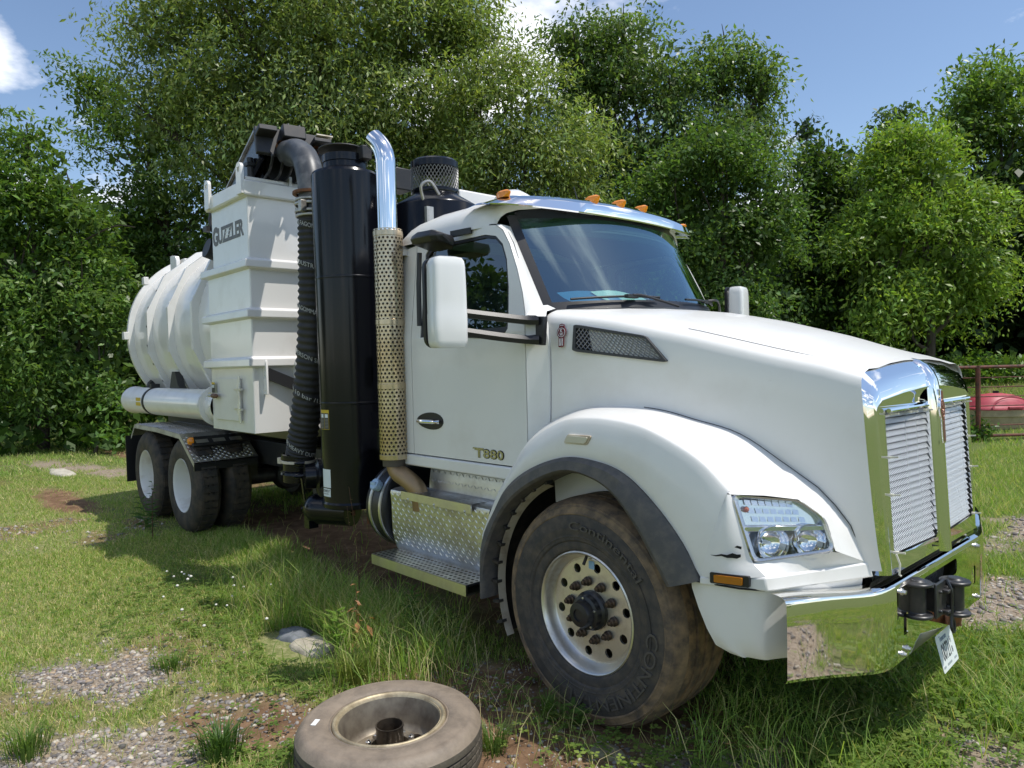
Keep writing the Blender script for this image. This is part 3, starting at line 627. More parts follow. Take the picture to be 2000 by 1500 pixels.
for s in (-1, 1):
    h = rrect(.076, .915, .548, 1.535, .03, 4); holes.append([(s*a, b) for a, b in h] if s > 0 else [(s*a, b) for a, b in h][::-1])
outer = inner[:]                                            # closed along the bottom
mb.plate([(y, z) for y, z in outer[::-1]] if 0 else outer[::-1], holes, lambda y, z, d: (gxf(y, z)+.0005+d, y, z), .025)
mb.add([rw[0][0], rw[4][0], rw[4][-1], rw[0][-1]], [(0, 1, 2, 3)])
gr = mb.build('grille', CH, T, ang=32)
mb = MB()                                                   # spine
sp = []
for z in np.linspace(.84, 1.60, 16): sp.append((gxf(0, z), z))
sp += [(1.197, 1.64), (1.188, 1.672), (1.17, 1.70), (1.14, 1.724), (1.09, 1.738)]
rows = []
for k, (x, z) in enumerate(sp):
    w = .062 if z > 1.3 else .062-.014*(1.3-z)/.46
    up = float(sstep(1.55, 1.72, z)); hx, hz = .024*(1-up), .014*up
    rows.append([(x-.01+0*hx, -w, z-.01*up), (x+hx*.75, -w*.62, z+hz*.7), (x+hx, -w*.3, z+hz), (x+hx*1.02, 0, z+hz*1.02), (x+hx, w*.3, z+hz), (x+hx*.75, w*.62, z+hz*.7), (x-.01, w, z-.01*up)])
mb.grid(rows, flip=False); mb.build('grille_spine', CH, gr, ang=60)
fb = lambda x, y, d: (gxf(0, y)+.0235+d, x, y)
zb0 = 1.345
shp = [(-.014, 0), (.014, 0), (.017, .02), (.016, .11)]+[(.032*math.sin(R(a)), .165-.055*math.cos(R(a))) for a in range(30, 151, 12)]+[(.016, .222), (.013, .255), (-.013, .255), (-.016, .222)]+[(-.032*math.sin(R(a)), .165-.055*math.cos(R(a))) for a in range(150, 29, -12)]+[(-.016, .11), (-.017, .02)]
mb = MB(); mb.plate([(x, y+zb0) for x, y in shp], [], lambda x, y, d: fb(x, y, d+.008), .012); gb = mb.build('grille_badge', CH, gr, bevel=.003)
mb = MB(); mb.plate([(x*.84, (y-.13)*.93+.13+zb0) for x, y in shp], [], lambda x, y, d: fb(x, y, d+.0092), .002); mb.build('badge_enamel', RED, gb, smooth=False)
mb = MB(); mb.plate([(.024*math.cos(R(a)), zb0+.165+.043*math.sin(R(a))) for a in range(0, 360, 12)], [[(.0215*math.cos(R(a)), zb0+.165+.040*math.sin(R(a))) for a in range(0, 360, 12)]], lambda x, y, d: fb(x, y, d+.0105), .0015)
for xx in (-.008, 0, .008): mb.plate([(xx-.0018, zb0+.012), (xx+.0018, zb0+.012), (xx+.0018, zb0+.108), (xx-.0018, zb0+.108)], [], lambda x, y, d: fb(x, y, d+.0105), .0015)
mb.build('badge_trim', mat('badge_copper', (.55, .36, .3), .3, .8), gb, smooth=False)
text('badge_letter', 'K', lambda x, y, d: fb(x-.009, zb0+.166+y, d+.0095), .018, .026, MATS['badge_copper'], gb, .001)
text('badge_letter', 'W', lambda x, y, d: fb(x-.012, zb0+.134+y, d+.0095), .024, .025, MATS['badge_copper'], gb, .001)
for s in (-1, 1):
    mb = MB(); mb.plate(rrect(.07, .9, .55, 1.55, .02), [], lambda y, z, d: (gxf(y, z)-.11, s*y, z), 0); mb.build('radiator_screen', BD, gr)
    y0, y1, z0, z1 = .08, .543, .92, 1.515; pr_, pc = .0275, .0155; v, f = [], []
    nr, nc = int((z1-z0)/pr_), int((y1-y0)/pc)
    mb = MB()
    for j in range(nr+1):                                   # expanded-metal: bright slanted webs in rows, bonds between them
        zz0 = z0+j*pr_
        bx = lambda y, z: gxf(y, z)-.012
        for i in range(nc):
            ya = y0+(i+.5*(j % 2))*pc; w = .0074
            for sg in (1, -1):
                yb = ya+sg*pc*.5; ww = w*(1.0 if sg*s < 0 else .25)
                mb.add([(bx(ya, zz0)+.004, s*ya, zz0), (bx(ya, zz0)+.004, s*(ya+ww), zz0), (bx(yb, zz0+pr_)-.006, s*(yb+ww*.8), zz0+pr_*.78), (bx(yb, zz0+pr_)-.006, s*(yb-ww*.2), zz0+pr_*.78)], [(0, 1, 2, 3)])
    mb.build('grille_mesh', MESH, gr, smooth=False, kind='stuff')
    mb = MB(); mb.tube([(gxf(.3, 1.525)+.004, s*y, 1.530) for y in np.linspace(.074, .545, 6)], .010, 8); mb.build('grille_trim_bar', CH, gr)
    for y, z in ((.13, 1.508), (.3, 1.51), (.5, 1.512), (.535, 1.33), (.537, 1.17), (.53, .925)):
        mb = MB(); p = V3((gxf(y, z)+.004, s*y, z)); mb.bar(p, p+V3((.035, s*.006, .004)), .004, .007); mb.box(p, (.012, .016, .01)); mb.build('cable_tie', TIE, gr)
mb = MB(); p = V3((1.225, -.565, .925)); mb.tube([p, p+V3((.012, .005, -.04)), p+V3((.01, .002, -.085)), p+V3((.016, .008, -.09))], .004, 6); mb.build('cord', TIE, gr)
mb = MB(); mb.box((1.10, 0, .80), (.02, 1.1, .1)); mb.build('intake_backing', BD, gr)
mb = MB()
for k in range(74):
    for sg in (1, -1):
        y = -.54+k*.0148; mb.bar((1.125, y, .76), (1.125+.001*sg, y+sg*.04, .84), .002, .003)
mb.build('intake_mesh', VM, gr, smooth=False, kind='stuff')

# --- bumper
def bprof(x, y, nx, ny, zt, zb):
    P = lambda o, z: (x+nx*o, y+ny*o, z)
    return [P(-.085, zt+.002), P(-.05, zt+.004), P(-.022, zt+.002), P(-.006, zt-.007), P(0, zt-.022), P(.002, zt*.66+zb*.34), P(0, zb+.02), P(-.01, zb+.004), P(-.03, zb)]
mb = MB()
for s in (-1, 1):
    rows = []
    for t in np.linspace(0, 1, 12):
        y = 1.195+(.585-1.195)*t; x = 1.055+.175*math.sin(t*1.32)/math.sin(1.32)+.004*math.sin(t*9); n = V3((.93-.0*t, .34-.24*t, 0)); n /= np.linalg.norm(n)
        rows.append(bprof(x, s*y, n[0], s*n[1], .845-.045*sstep(0, .9, t), .515-.07*float(sstep(0, 1, t))))
    mb.grid(rows, flip=s > 0)
mb2 = mb
rows = [bprof(1.23, y, 1, 0, .80, .445) for y in np.linspace(-.585, .585, 8)]
mb.grid([[r[k] for k in range(5)] for r in rows]); mb.grid([[r[k] for k in range(6, 9)] for r in rows])
hl_ = [rrect(-.26, .682, .205, .757, .022), rrect(-.505, .565, -.455, .66, .008), rrect(.455, .565, .505, .66, .008)]
mb.plate([(-.585, .465), (.585, .465), (.585, .778), (-.585, .778)], hl_, lambda y, z, d: (1.2305+d, y, z), .006)
bm_ = mb.build('bumper', CHB, T, ang=30)
mb = MB(); mb.box((1.13, 0, .63), (.06, 1.1, .26)); mb.build('bumper_backing', BD, bm_)
for y, z in ((-.52, .757), (.52, .757), (-.52, .49), (-.47, .50), (.52, .49)):
    mb = MB(); mb.lathe([(.014, 0), (.014, .004), (.009, .006), (.009, .016), (0, .018)], (1.231, y, z), (1, 0, 0), 10); mb.build('bumper_bolt', AL, bm_)
mb = MB()
for i in range(22):
    for sg in (1, -1): mb.bar((1.165, -.25+i*.02, .585), (1.165+.001*sg, -.25+i*.02+sg*.07, .725), .0015, .003)
mb.build('opening_mesh', VM, bm_, smooth=False, kind='stuff')
# roller hitch hanging on the bumper opening
mb = MB(); mb.box((1.315, -.325, .70), (.012, .12, .15)); mb.box((1.29, -.29, .69), (.06, .08, .11)); mb.box((1.32, -.25, .73), (.05, .12, .016)); mb.box((1.32, -.25, .64), (.05, .12, .016))
for y, x, z_ in ((-.405, 1.25, .705), (-.19, 1.335, .682)):
    mb.lathe([(0, -.08), (.035, -.08), (.060, -.077), (.064, -.069), (.060, -.061), (.036, -.057), (.036, .057), (.060, .061), (.064, .069), (.060, .077), (.035, .08), (.03, .088), (0, .088)], (x, y, z_), (0, 0, 1), 24)
for z in (.735, .65):
    for y in (-.345, -.255): mb.lathe([(.009, 0), (.009, .010), (0, .012)], (1.32, y, z), (1, 0, 0), 6)
hk = mb.build('tow_roller', mat('black_casting', (.02, .021, .023), .38, col2=(.05, .045, .04), scale=12), bm_, bevel=.004)
mb = MB(); mb.tube(cr([(1.325, -.27, .775), (1.345, -.275, .73), (1.345, -.27, .67), (1.345, -.275, .61), (1.35, -.29, .57), (1.35, -.26, .545), (1.348, -.25, .58), (1.345, -.265, .61)], 4), .007, 6); mb.build('tie_strap', BP, bm_)
mb = MB(); mb.tube([(1.32, -.13, .61), (1.30, -.08, .53)], .028, 12); mb.build('roller_pin', RU, bm_)
mb = MB(); mb.bar((1.15, .20, .44), (1.30, -.06, .53), .045, .045); mb.build('hitch_bar', RU, bm_)
TL, TR, BL, BR = V3((1.262, -.222, .487)), V3((1.226, .107, .453)), V3((1.312, -.258, .344)), V3((1.276, .067, .308))
pu, pv = (TR-TL)/np.linalg.norm(TR-TL), (TL-BL)/np.linalg.norm(TL-BL); pn = np.cross(pu, pv)
pf = lambda x, y, d: tuple(BL+pu*x*.98+pv*y+pn*d)
mb = MB(); mb.plate(rrect(0, 0, .33, .155, .012), [], pf, .0015); pl = mb.build('licence_plate', PLT, T, smooth=False)
text('plate_characters', '00721', lambda x, y, d: pf(.055+x, .04+y, d+.0002), .165, .072, PLK, pl, .0008, .006)
text('plate_characters', 'H', lambda x, y, d: pf(.245+x, .088+y, d+.0002), .02, .027, PLK, pl, .0008)
text('plate_characters', '8', lambda x, y, d: pf(.245+x, .045+y, d+.0002), .02, .027, PLK, pl, .0008)
text('plate_characters', 'Tennessee', lambda x, y, d: pf(.06+x, .122+y, d+.0002), .14, .024, mat('plate_blue', (.1, .16, .25), .5), pl, .0008)
mb = MB()
for x, w in ((.02, .04), (.1, .09), (.25, .05)): mb.plate([(x, .015), (x+w, .015), (x+w, .024), (x, .024)], [], lambda x, y, d: pf(x, y, d+.0012), .0008)
mb.build('plate_print', mat('plate_grey', (.3, .34, .35), .5), pl, smooth=False)

# --- cab
def ydoor(z): return 1.05-max(0, z-1.95)*.115
DG = [(-1.60, 1.19), (-.58, 1.19), (-.53, 1.215), (-.507, 1.27), (-.505, 1.88), (-.515, 2.05), (-.545, 2.16), (-.60, 2.30), (-.68, 2.46), (-.745, 2.545), (-.81, 2.585), (-.92, 2.60), (-1.02, 2.605), (-1.25, 2.60), (-1.60, 2.575)]
WN = [(-1.50, 1.955), (-.66, 1.955), (-.648, 1.97), (-.648, 2.06), (-.66, 2.21), (-.69, 2.37), (-.735, 2.465), (-.80, 2.52), (-.90, 2.542), (-1.2, 2.545), (-1.47, 2.53), (-1.50, 2.50)]
def scale_poly(P, k):
    cx_ = sum(p[0] for p in P)/len(P); cy_ = sum(p[1] for p in P)/len(P); return [(cx_+(p[0]-cx_)*k[0], cy_+(p[1]-cy_)*k[1]) for p in P]
for s in (-1, 1):
    sf = lambda x, z, d: (x-(.06*float(sstep(-1.15, -.7, x))*2.6 if s > 0 else 0), s*(ydoor(z)+d), z)
    fl = (lambda P: P) if s < 0 else (lambda P: P[::-1])
    low = [p for p in DG[:5]]+[(-.508, 1.95), (-1.60, 1.95)]
    up = [(-1.60, 1.95), (-.508, 1.95)]+DG[5:]
    mb = MB(); mb.plate(low, [], sf, .03, back=False); mb.plate(up, [WN], sf, .03, back=False); door = mb.build('door', W, T, ang=20, bevel=0)
    mb = MB(); mb.plate(scale_poly(WN, (1.0, 1.0)), [scale_poly(WN, (.945, .925))], lambda x, z, d: sf(x, z, d-.006), .03, back=False); mb.build('window_seal', BP, door, smooth=False)
    mb = MB(); mb.plate(scale_poly(WN, (.95, .93)), [], lambda x, z, d: sf(x, z, -.016), 0); mb.build('window_glass', GLD2, door, smooth=False)
    mb = MB(); mb.plate([(-1.045-.19, 1.955), (-.66, 1.955), (-.70, 1.93), (-.9, 1.925), (-1.1, 1.94)], [], lambda x, z, d: sf(x, z, d+.004), .006); mb.build('belt_trim', BP, door, smooth=False)
    mb = MB(); mb.plate([(-1.41+.14*math.cos(t)*(1 if math.cos(t) > 0 else 1.05), 1.415+.055*math.sin(t)*(1+.12*math.cos(t))) for t in np.arange(28)/28*2*math.pi], [], lambda x, z, d: sf(x, z, d+.003), .01); hb = mb.build('handle_recess', BP, door)
    mb = MB(); mb.tube(cr([(-1.535, s*1.062, 1.405), (-1.5, s*1.08, 1.412), (-1.42, s*1.083, 1.413), (-1.33, s*1.078, 1.413), (-1.30, s*1.062, 1.413)], 4), [.012]*6+[.014]*6+[.012]*5, 10); mb.build('door_handle', CH, door)
    if s < 0:
        f1 = lambda x, z, d: (-.965+x, -1.0505-d, 1.232+z-.03*x)
        text('model_lettering', 'T880', lambda x, y, d: (-.965+x, -1.0508-d, 1.215+y), .265, .058, BD, door, .002, .03)
        text('model_lettering', 'T880', lambda x, y, d: (-.958+x, -1.0535-d, 1.219+y), .252, .05, GLD, door, .002, .008)
        mb = MB(); mb.box((-.93, -1.0535, 1.2715), (.10, .004, .008)); mb.build('letter_bar', GLD, door)
    # seams behind the gaps
    mb = MB(); mb.tube([sf(x, z, -.026) for x, z in DG], .011, 8, closed=True); mb.build('door_seal', BD, T)
    # rear side panel, cowl side, sill
    mb = MB(); mb.plate([(-1.78, 1.30), (-1.72, 1.19), (-1.606, 1.19), (-1.606, 1.95), (-1.78, 1.95)], [], sf, .04, back=False); mb.plate([(-1.78, 1.95), (-1.606, 1.95), (-1.606, 2.575), (-1.78, 2.56)], [], sf, .04, back=False)
    mb.build('cab_side', W, T, ang=20)
    mb = MB(); mb.plate([(-.60, 1.12), (-.41, 1.12), (-.41, 1.9), (-.42, 1.97), (-.44, 2.02), (-.50, 2.035), (-.499, 1.87), (-.499, 1.27), (-.53, 1.20)], [], lambda x, z, d: (x, s*(1.05-.95*max(0, x+.499)+d), z), .04, back=False); mb.build('cowl_side', W, T, ang=20)
    mb = MB(); mb.box((-1.15, s*1.035, 1.145), (1.25, .05, .075)); mb.build('sill', W, T, bevel=.01)
    # A pillar: between door gap and windscreen edge
    gap = [(-.507, 2.02)]+[(x+.006, z+.002) for x, z in DG[5:11]]
    pil = []
    for x, z in gap:
        x -= .156*(s > 0)
        wx = -.545-.297*(z-2.09)/.56; y1 = ydoor(z); a = V3((x, s*y1, z)); b = V3((wx+.004, s*.862, z)); m1 = a+V3((.03, s*-.02, 0)); 
        pil.append([tuple(a+V3((0, s*-.03, 0))), tuple(a), tuple(a*.75+b*.25+V3((.022, s*.012, 0))), tuple(a*.35+b*.65+V3((.014, s*.006, 0))), tuple(b)])
    mb = MB(); mb.grid(pil, flip=s < 0); mb.build('windscreen_pillar', W, T, ang=50)
    mb = MB(); mb.grid([[(-.41, s*.985, 2.0), (-.43, s*.95, 2.055), (-.46, s*.85, 2.075)], [(-.43, s*1.035, 2.03), (-.47, s*.97, 2.085), (-.52, s*.85, 2.10)], [(-.50, s*1.043, 2.035), (-.515, s*.97, 2.10), (-.545, s*.86, 2.10)]], flip=s > 0); mb.build('cowl_corner', W, T, ang=60)
# windscreen
def wsp(u, v, o=0):
    b = 1-abs(u)**2.2; x = (-.545+.31*b)*(1-v)+(-.842+.27*b)*v+o; return (x, .86*u*(1+.0*v), 2.085+.02*b+(.575)*v+o*.5)
def ws_grid(us, vs_, o=0): return [[wsp(u, v, o) for u in us] for v in vs_]
mb = MB(); mb.grid(ws_grid(np.linspace(-.945, .945, 33), np.linspace(.05, .96, 12))); ws = mb.build('windscreen', GLS, T, ang=80)
mb = MB()
for us, vv in ((np.linspace(-1, -.945, 3), np.linspace(0, 1, 12)), (np.linspace(.945, 1, 3), np.linspace(0, 1, 12)), (np.linspace(-.945, .945, 33), np.linspace(-.04, .05, 3)), (np.linspace(-.945, .945, 33), np.linspace(.96, 1.16, 4))): mb.grid(ws_grid(us, vv))
mb.build('windscreen_border', BP, ws, ang=80)  # black top band also paints in the shade under the visor
mb = MB(); mb.grid([[(p[0]+.10, p[1], p[2]-.035) for p in [wsp(u, 0) for u in np.linspace(-1, 1, 21)]], [(p[0], p[1], p[2]-.012) for p in [wsp(u, 0) for u in np.linspace(-1, 1, 21)]]]); mb.build('cowl_panel', BP, T)
for ya, yb, yc in ((-.74, -.18, -.3), (.08, .62, .5)):
    pts = [V3(wsp(y/.86, .05+.012*math.sin((y-ya)*5)))+V3((.028, 0, .012)) for y in np.linspace(ya, yb, 9)]
    mb = MB(); mb.tube(pts, .008, 6); mb.box(pts[5], (.03, .1, .022)); wp = mb.build('wiper', BP, T, bevel=.003)
    mb = MB(); mb.tube(cr([pts[5]+V3((.01, 0, .008)), pts[5]+V3((.03, .09, .004)), V3(wsp((yb+.1)/.86, 0))+V3((.07, 0, -.012))], 4), .008, 6); mb.build('wiper_arm', BP, wp)
# roof
prof = [(1.0, 2.588), (.992, 2.64), (.975, 2.685), (.94, 2.73), (.87, 2.765), (.7, 2.795), (.4, 2.818), (0, 2.825)]
rows = []
for x, h, c, wy in ((-1.805, .06, 0, .985), (-1.80, .3, 0, .992), (-1.775, .55, 0, .996), (-1.72, .76, 0, 1), (-1.62, .92, 0, 1), (-1.45, 1, 0, 1), (-1.2, 1.0, .0, .998), (-1.0, .96, .04, .99), (-.92, .92, .12, .975), (-.875, .86, .19, .955), (-.86, .72, .2, .94), (-.87, .6, .20, .92)):
    hp = [(y*wy, 2.588+(z-2.588)*h) for y, z in prof]
    full = [(-y, z) for y, z in hp]+[(y, z) for y, z in hp[-2::-1]]
    rows.append([(x+c*1.25*(1-min(1, abs(y)/.93)**2), y, z) for y, z in full])
mb = MB(); mb.grid(rows, flip=True); mb.add(rows[0], [tuple(range(len(rows[0])))]); mb.build('roof', W, T, ang=50)
mb = MB(); mb.box((-1.79, 0, 1.87), (.03, 2.03, 1.44)); mb.build('cab_rear_wall', W, T)
mb = MB(); mb.box((-1.1, 0, 1.14), (1.35, 2.04, .04)); mb.box((-.48, 0, 1.5), (.1, 1.9, .8)); mb.build('cab_floor', INT, T)
mb = MB(); mb.box((-1.76, 0, 1.9), (.02, 1.98, 1.4)); mb.grid([[(x, y, 2.70-.12*abs(y)**2) for y in (-.97, -.5, 0, .5, .97)] for x in (-1.76, -.86)], flip=True); mb.build('cab_lining', INL, T)
mb = MB(); mb.grid([[(wsp(u, 0)[0]-.03, wsp(u, 0)[1]*.98, 2.065) for u in np.linspace(-1, 1, 15)], [(-.72, wsp(u, 0)[1]*1.1, 2.06) for u in np.linspace(-1, 1, 15)], [(-.80, wsp(u, 0)[1]*1.12, 1.98) for u in np.linspace(-1, 1, 15)], [(-.78, wsp(u, 0)[1]*1.12, 1.5) for u in np.linspace(-1, 1, 15)]], flip=True); mb.v = [(p[0], p[1], p[2]+(.03 if p[2] > 2 else 0)) for p in mb.v]; mb.build('dashboard', INT, T, ang=25)
for y in (-.5, .5):
    mb = MB(); mb.box((-1.25, y, 1.62), (.5, .5, .16)); mb.box((-1.52, y, 1.98), (.14, .48, .66), (V3((.98, 0, -.17)), (0, 1, 0), V3((.17, 0, .98)))); mb.box((-1.58, y, 2.38), (.1, .26, .2)); mb.box((-1.25, y, 1.38), (.4, .4, .4)); mb.build('seat', INT, T, bevel=.04, seg=3)
mb = MB(); c = V3((-.95, .5, 2.02)); u, v, d = frame((-.5, 0, .86)); mb.tube([c+.22*(u*math.cos(t)+v*math.sin(t)) for t in np.arange(28)/28*2*math.pi], .016, 8, closed=True); mb.bar(c-u*.21, c+u*.21, .03, .02); mb.bar(c-d*.02, c-d*.35, .05, .05); mb.build('steering_wheel', INT, T)
# roller blind, plus a dark sheet painting in the header and visor shadow
mb = MB(); mb.tube([(wsp(u, .93)[0]-.05, wsp(u, .93)[1]*.95, 2.595) for u in np.linspace(-.95, .95, 15)], .045, 10); mb.grid([[(wsp(u, v)[0]-.03, wsp(u, v)[1]*.98, wsp(u, v)[2]-.01) for u in np.linspace(-.97, .97, 21)] for v in (.84, 1.1)]); mb.build('blind_and_shadow_sheet', mat('blind_green', (.05, .09, .075), .7, bump=.4, bscale=25), T)
# visor
rows = []
for t in np.linspace(-1, 1, 29):
    y = 1.02*t; k = 1-abs(t)**2.2; xf = -.80+.27*(1-t*t)**.75; zf = 2.70-.03*k
    fin = sstep(.86, 1., abs(t))
    P = [(xf-.30+.02*k, y*.965, 2.755+.03*k-.035*fin), (xf-.16, y*.985, 2.768+.03*k-.045*fin), (xf-.07, y, 2.757+.024*k-.045*fin), (xf-.015, y, 2.732+.012*k-.03*fin), (xf, y, zf+.008), (xf-.004, y, zf), (xf-.06, y, zf+.02), (xf-.14, y*.98, zf+.032)]
    rows.append(P)
mb = MB(); mb.grid(rows, flip=True); mb.add(rows[0], [tuple(range(8))]); mb.add(rows[-1], [tuple(range(8))[::-1]]); mb.build('sun_visor', CH, T, ang=40)
for y in (-.9, -.25, 0, .25, .9):
    x0 = -.86+.2*(1-(y/1.02)**2)*.9; z0 = 2.775+.03*(1-abs(y)**2.2)-.012*(abs(y) > .5)
    mb = MB(); mb.lathe([(.042, -.02), (.041, .010), (.036, .026), (.018, .04), (0, .042)], (0, 0, 0), (0, 0, 1), 16)
    mb.v = [(p[0]*1.35+(.022*(p[2]/.05) if p[0] > 0 else -.014*p[2]/.05), p[1]*.62, p[2]*.72) for p in mb.v]; lt = mb.build('roof_marker_lamp', AM, T, ang=30); lt.location = (x0, y, z0)
mb = MB(); mb.tube([(-1.05, .05, 2.80), (-1.12, .05, 3.02)], [.006, .003], 6); mb.build('antenna', BP, T)
# mirrors
for s in (-1, 1):
    mb = MB(); c = V3((-.665, s*1.462, 2.1)); R2 = Matrix.Rotation(R(12*s), 3, 'Z')
    prof = [(-.238, .80), (-.228, .92), (-.20, .985), (-.14, 1.0), (-.062, 1.0), (-.055, .985), (.02, .985), (.12, .97), (.185, .95), (.215, .91), (.233, .8), (.24, .55), (.242, .1)]
    rows = []
    for z, k in prof:
        rr_ = []
        for t in np.arange(32)/32*2*math.pi:
            a, b = math.cos(t), math.sin(t); e = .32
            p = R2 @ Vector((math.copysign(abs(a)**e, a)*.068*k*(1.0 if a > 0 else .8), math.copysign(abs(b)**e, b)*.098*k, 0)); rr_.append((c[0]+p.x, c[1]+p.y, c[2]+z))
        rows.append(rr_)
    mb.grid(rows, True); mb.add(rows[0], [tuple(range(32))[::-1]]); mb.add(rows[-1], [tuple(range(32))]); mr = mb.build('mirror', WS, T, ang=40)
    mb = MB(); p = R2 @ Vector((-.0585, 0, 0)); mb.box((c[0]+p.x, c[1]+p.y, c[2]), (.006, .17, .42), [tuple(R2 @ Vector(q)) for q in ((1, 0, 0), (0, 1, 0), (0, 0, 1))]); mb.build('mirror_glass', REFL, mr)
    mb = MB(); p = R2 @ Vector((-.05, 0, 0)); mb.plate(rrect(-.099, -.236, .099, .24, .05), [], lambda y, z, d: tuple(V3(c)+V3(R2 @ Vector((-.056, y, z)))+V3((d, 0, 0))), .02); mb.build('mirror_back', BP, mr)
    for z0, z1 in ((2.045, 2.0), (1.945, 1.895)):
        mb = MB(); pts = [(-.40, s*1.045, z1), (-.45, s*1.085, z1+.004), (-.53, s*1.21, z1+.022), (-.615, s*1.375, z0)]
        rows = []
        for q in cr(pts, 4): rows.append([(q[0]+.014*a, q[1]+s*.014*a, q[2]+b) for a, b in ((-1, -.024), (1, -.024), (1.4, 0), (.7, .022), (-.7, .022), (-1.4, 0))])
        mb.grid(rows, True); mb.add(rows[0], [tuple(range(6))]); mb.add(rows[-1], [tuple(range(6))]); mb.build('mirror_arm', BP, mr, ang=30)
    mb = MB(); mb.plate([(-.525, 1.88), (-.375, 1.865), (-.36, 2.02), (-.50, 2.03), (-.50, 2.0), (-.42, 1.985), (-.42, 1.925), (-.525, 1.92)], [], lambda x, z, d: (x, s*(1.052-.15*max(0, x+.5)+d+.012), z), .03); mb.build('mirror_bracket', BP, mr, bevel=.005)
    # look-down mirror over the door
    mb = MB(); rows = []
    for k, (ox, w, h) in enumerate(((-.15, .03, .012), (-.14, .055, .03), (-.05, .075, .042), (.09, .07, .04), (.12, .05, .03), (.13, .02, .01))): rows.append([(-1.24+ox, s*(1.11+a*w*1.15), 2.545-.02*ox+b*h+.015*a) for a, b in ((-1, -1), (1, -1), (1.25, -.2), (1, .8), (-1, 1), (-1.2, .1))])
    mb.grid(rows, True); mb.add(rows[0], [tuple(range(6))]); mb.add(rows[-1], [tuple(range(6))[::-1]]); lk = mb.build('look_down_mirror', BP, T, ang=35, bevel=.006)
    mb = MB(); mb.bar((-1.15, s*1.04, 2.575), (-1.02, s*.985, 2.585), .03, .035); mb.build('mirror_mount', BP, lk)
    mb = MB(); mb.tube([(-1.46, s*1.063, 2.50), (-1.47, s*1.07, 2.3), (-1.475, s*1.07, 2.03)], .016, 8); mb.build('grab_handle', BP, T)

# --- steps and side tanks
for s in (-1, 1):
    mb = MB()
    mb.box((-1.418, s*1.195, .452), (1.036, .012, .066)); mb.box((-1.418, s*1.10, .425), (1.036, .19, .012)); st = mb.build('lower_step', AL, T)
    mb = MB(); perf(mb, lambda u, v: (-1.936+u*1.036/26, s*(1.20-v*.2/5), .487+.0*u), 26, 5, .30, .24); mb.build('step_grating', ALP, st, smooth=False, kind='stuff')
    mb = MB(); mb.box((-1.418, s*1.10, .47), (1.02, .17, .006)); mb.build('step_tray', BD, st)
    mb = MB(); prf = [(1.0, .487), (1.012, .50), (1.03, .54), (1.055, .62), (1.068, .72), (1.078, .82), (1.088, .885), (1.092, .905), (1.085, .925), (1.06, .935), (.965, .94), (.955, .95), (.953, .99), (.945, 1.05), (.938, 1.078), (.92, 1.087), (.85, 1.088)]
    x0, x1 = -1.905, -.80
    xl = lambda z: -1.905+.06*min(1, max(0, (z-.49)/.4)) if z < .93 else (-1.84 if z < .945 else -1.575)
    mb.grid([[(x, s*y, z) for x in np.linspace(xl(z), x1, 4)] for y, z in prf], flip=s > 0); rs = mb.build('step_riser', ALP, T, ang=40)
    mb = MB()
    for (ya, za), (yb, zb) in zip(prf[2:7], prf[3:8]):
        L = math.hypot(yb-ya, zb-za); nj = max(1, round(L/.032))
        treads(mb, (xl(za)+.01, s*(ya+.0006), za), (1, 0, 0), (0, s*(yb-ya), zb-za), 1.04, nj*.032+.001, .032, .03, -.003*s)
    for (ya, za), (yb, zb) in ((prf[12], prf[13]), (prf[13], prf[14])):
        L = math.hypot(yb-ya, zb-za); treads(mb, (-1.56, s*(ya+.0006), za), (1, 0, 0), (0, s*(yb-ya), zb-za), .75, max(.033, L), .032, .03, -.003*s)
    mb.build('tread_pattern', ALP, rs, smooth=False, kind='stuff')
    mb = MB(); mb.box((-1.31, s*1.112, .913), (.74, .008, .052)); us = mb.build('upper_step', AL, T)
    mb = MB(); perf(mb, lambda u, v: (-1.68+u*.74/19, s*(1.115-v*.15/4), .942), 19, 4, .30, .24); mb.build('step_grating', ALP, us, smooth=False, kind='stuff')
    for x in (-1.6, -1.31, -1.0):
        mb = MB(); mb.lathe([(.008, 0), (.006, .005), (0, .006)], (x, s*1.117, .893), (0, s, 0), 8); mb.build('rivet', AL, us)
    mb = MB(); mb.lathe([(.02, 0), (.02, .006), (.006, .008), (0, .006)], (-1.86, s*1.055, .70), (0, s, 0), 14); mb.build('step_lock', BKM, rs)
    mb = MB(); mb.box((-.84, s*.88, .68), (.05, .24, .5)); mb.box((-1.3, s*.80, .7), (1.0, .3, .45)); mb.build('step_support', BD, T)
    # round tank behind the step, with bands and filler cap
    c = (-1.85, s*.80, .765)
    mb = MB(); mb.lathe([(0, -.36), (.2, -.355), (.28, -.34), (.30, -.31), (.302, -.25), (.302, -.09), (.28, -.075), (0, -.075)], c, (1, 0, 0), 48); tk = mb.build('fuel_tank', BP, T, ang=40)
    for dx in (-.25, -.12):
        mb = MB(); mb.lathe([(.303, dx-.014), (.311, dx-.012), (.311, dx+.012), (.303, dx+.014)], c, (1, 0, 0), 48); mb.build('tank_band', AL, tk)
    d = V3((0, s*.86, .52)); q = V3(c)+V3((-.19, 0, 0))+d/np.linalg.norm(d)*.29
    mb = MB(); mb.lathe([(.036, 0), (.036, .035), (.043, .035), (.043, .06), (.036, .066), (0, .066)], q, d, 18); mb.bar(q+d*.066-V3((.03, 0, 0)), q+d*.066+V3((.03, 0, 0)), .016, .022); mb.build('filler_cap', BLU if s < 0 else BP, tk)

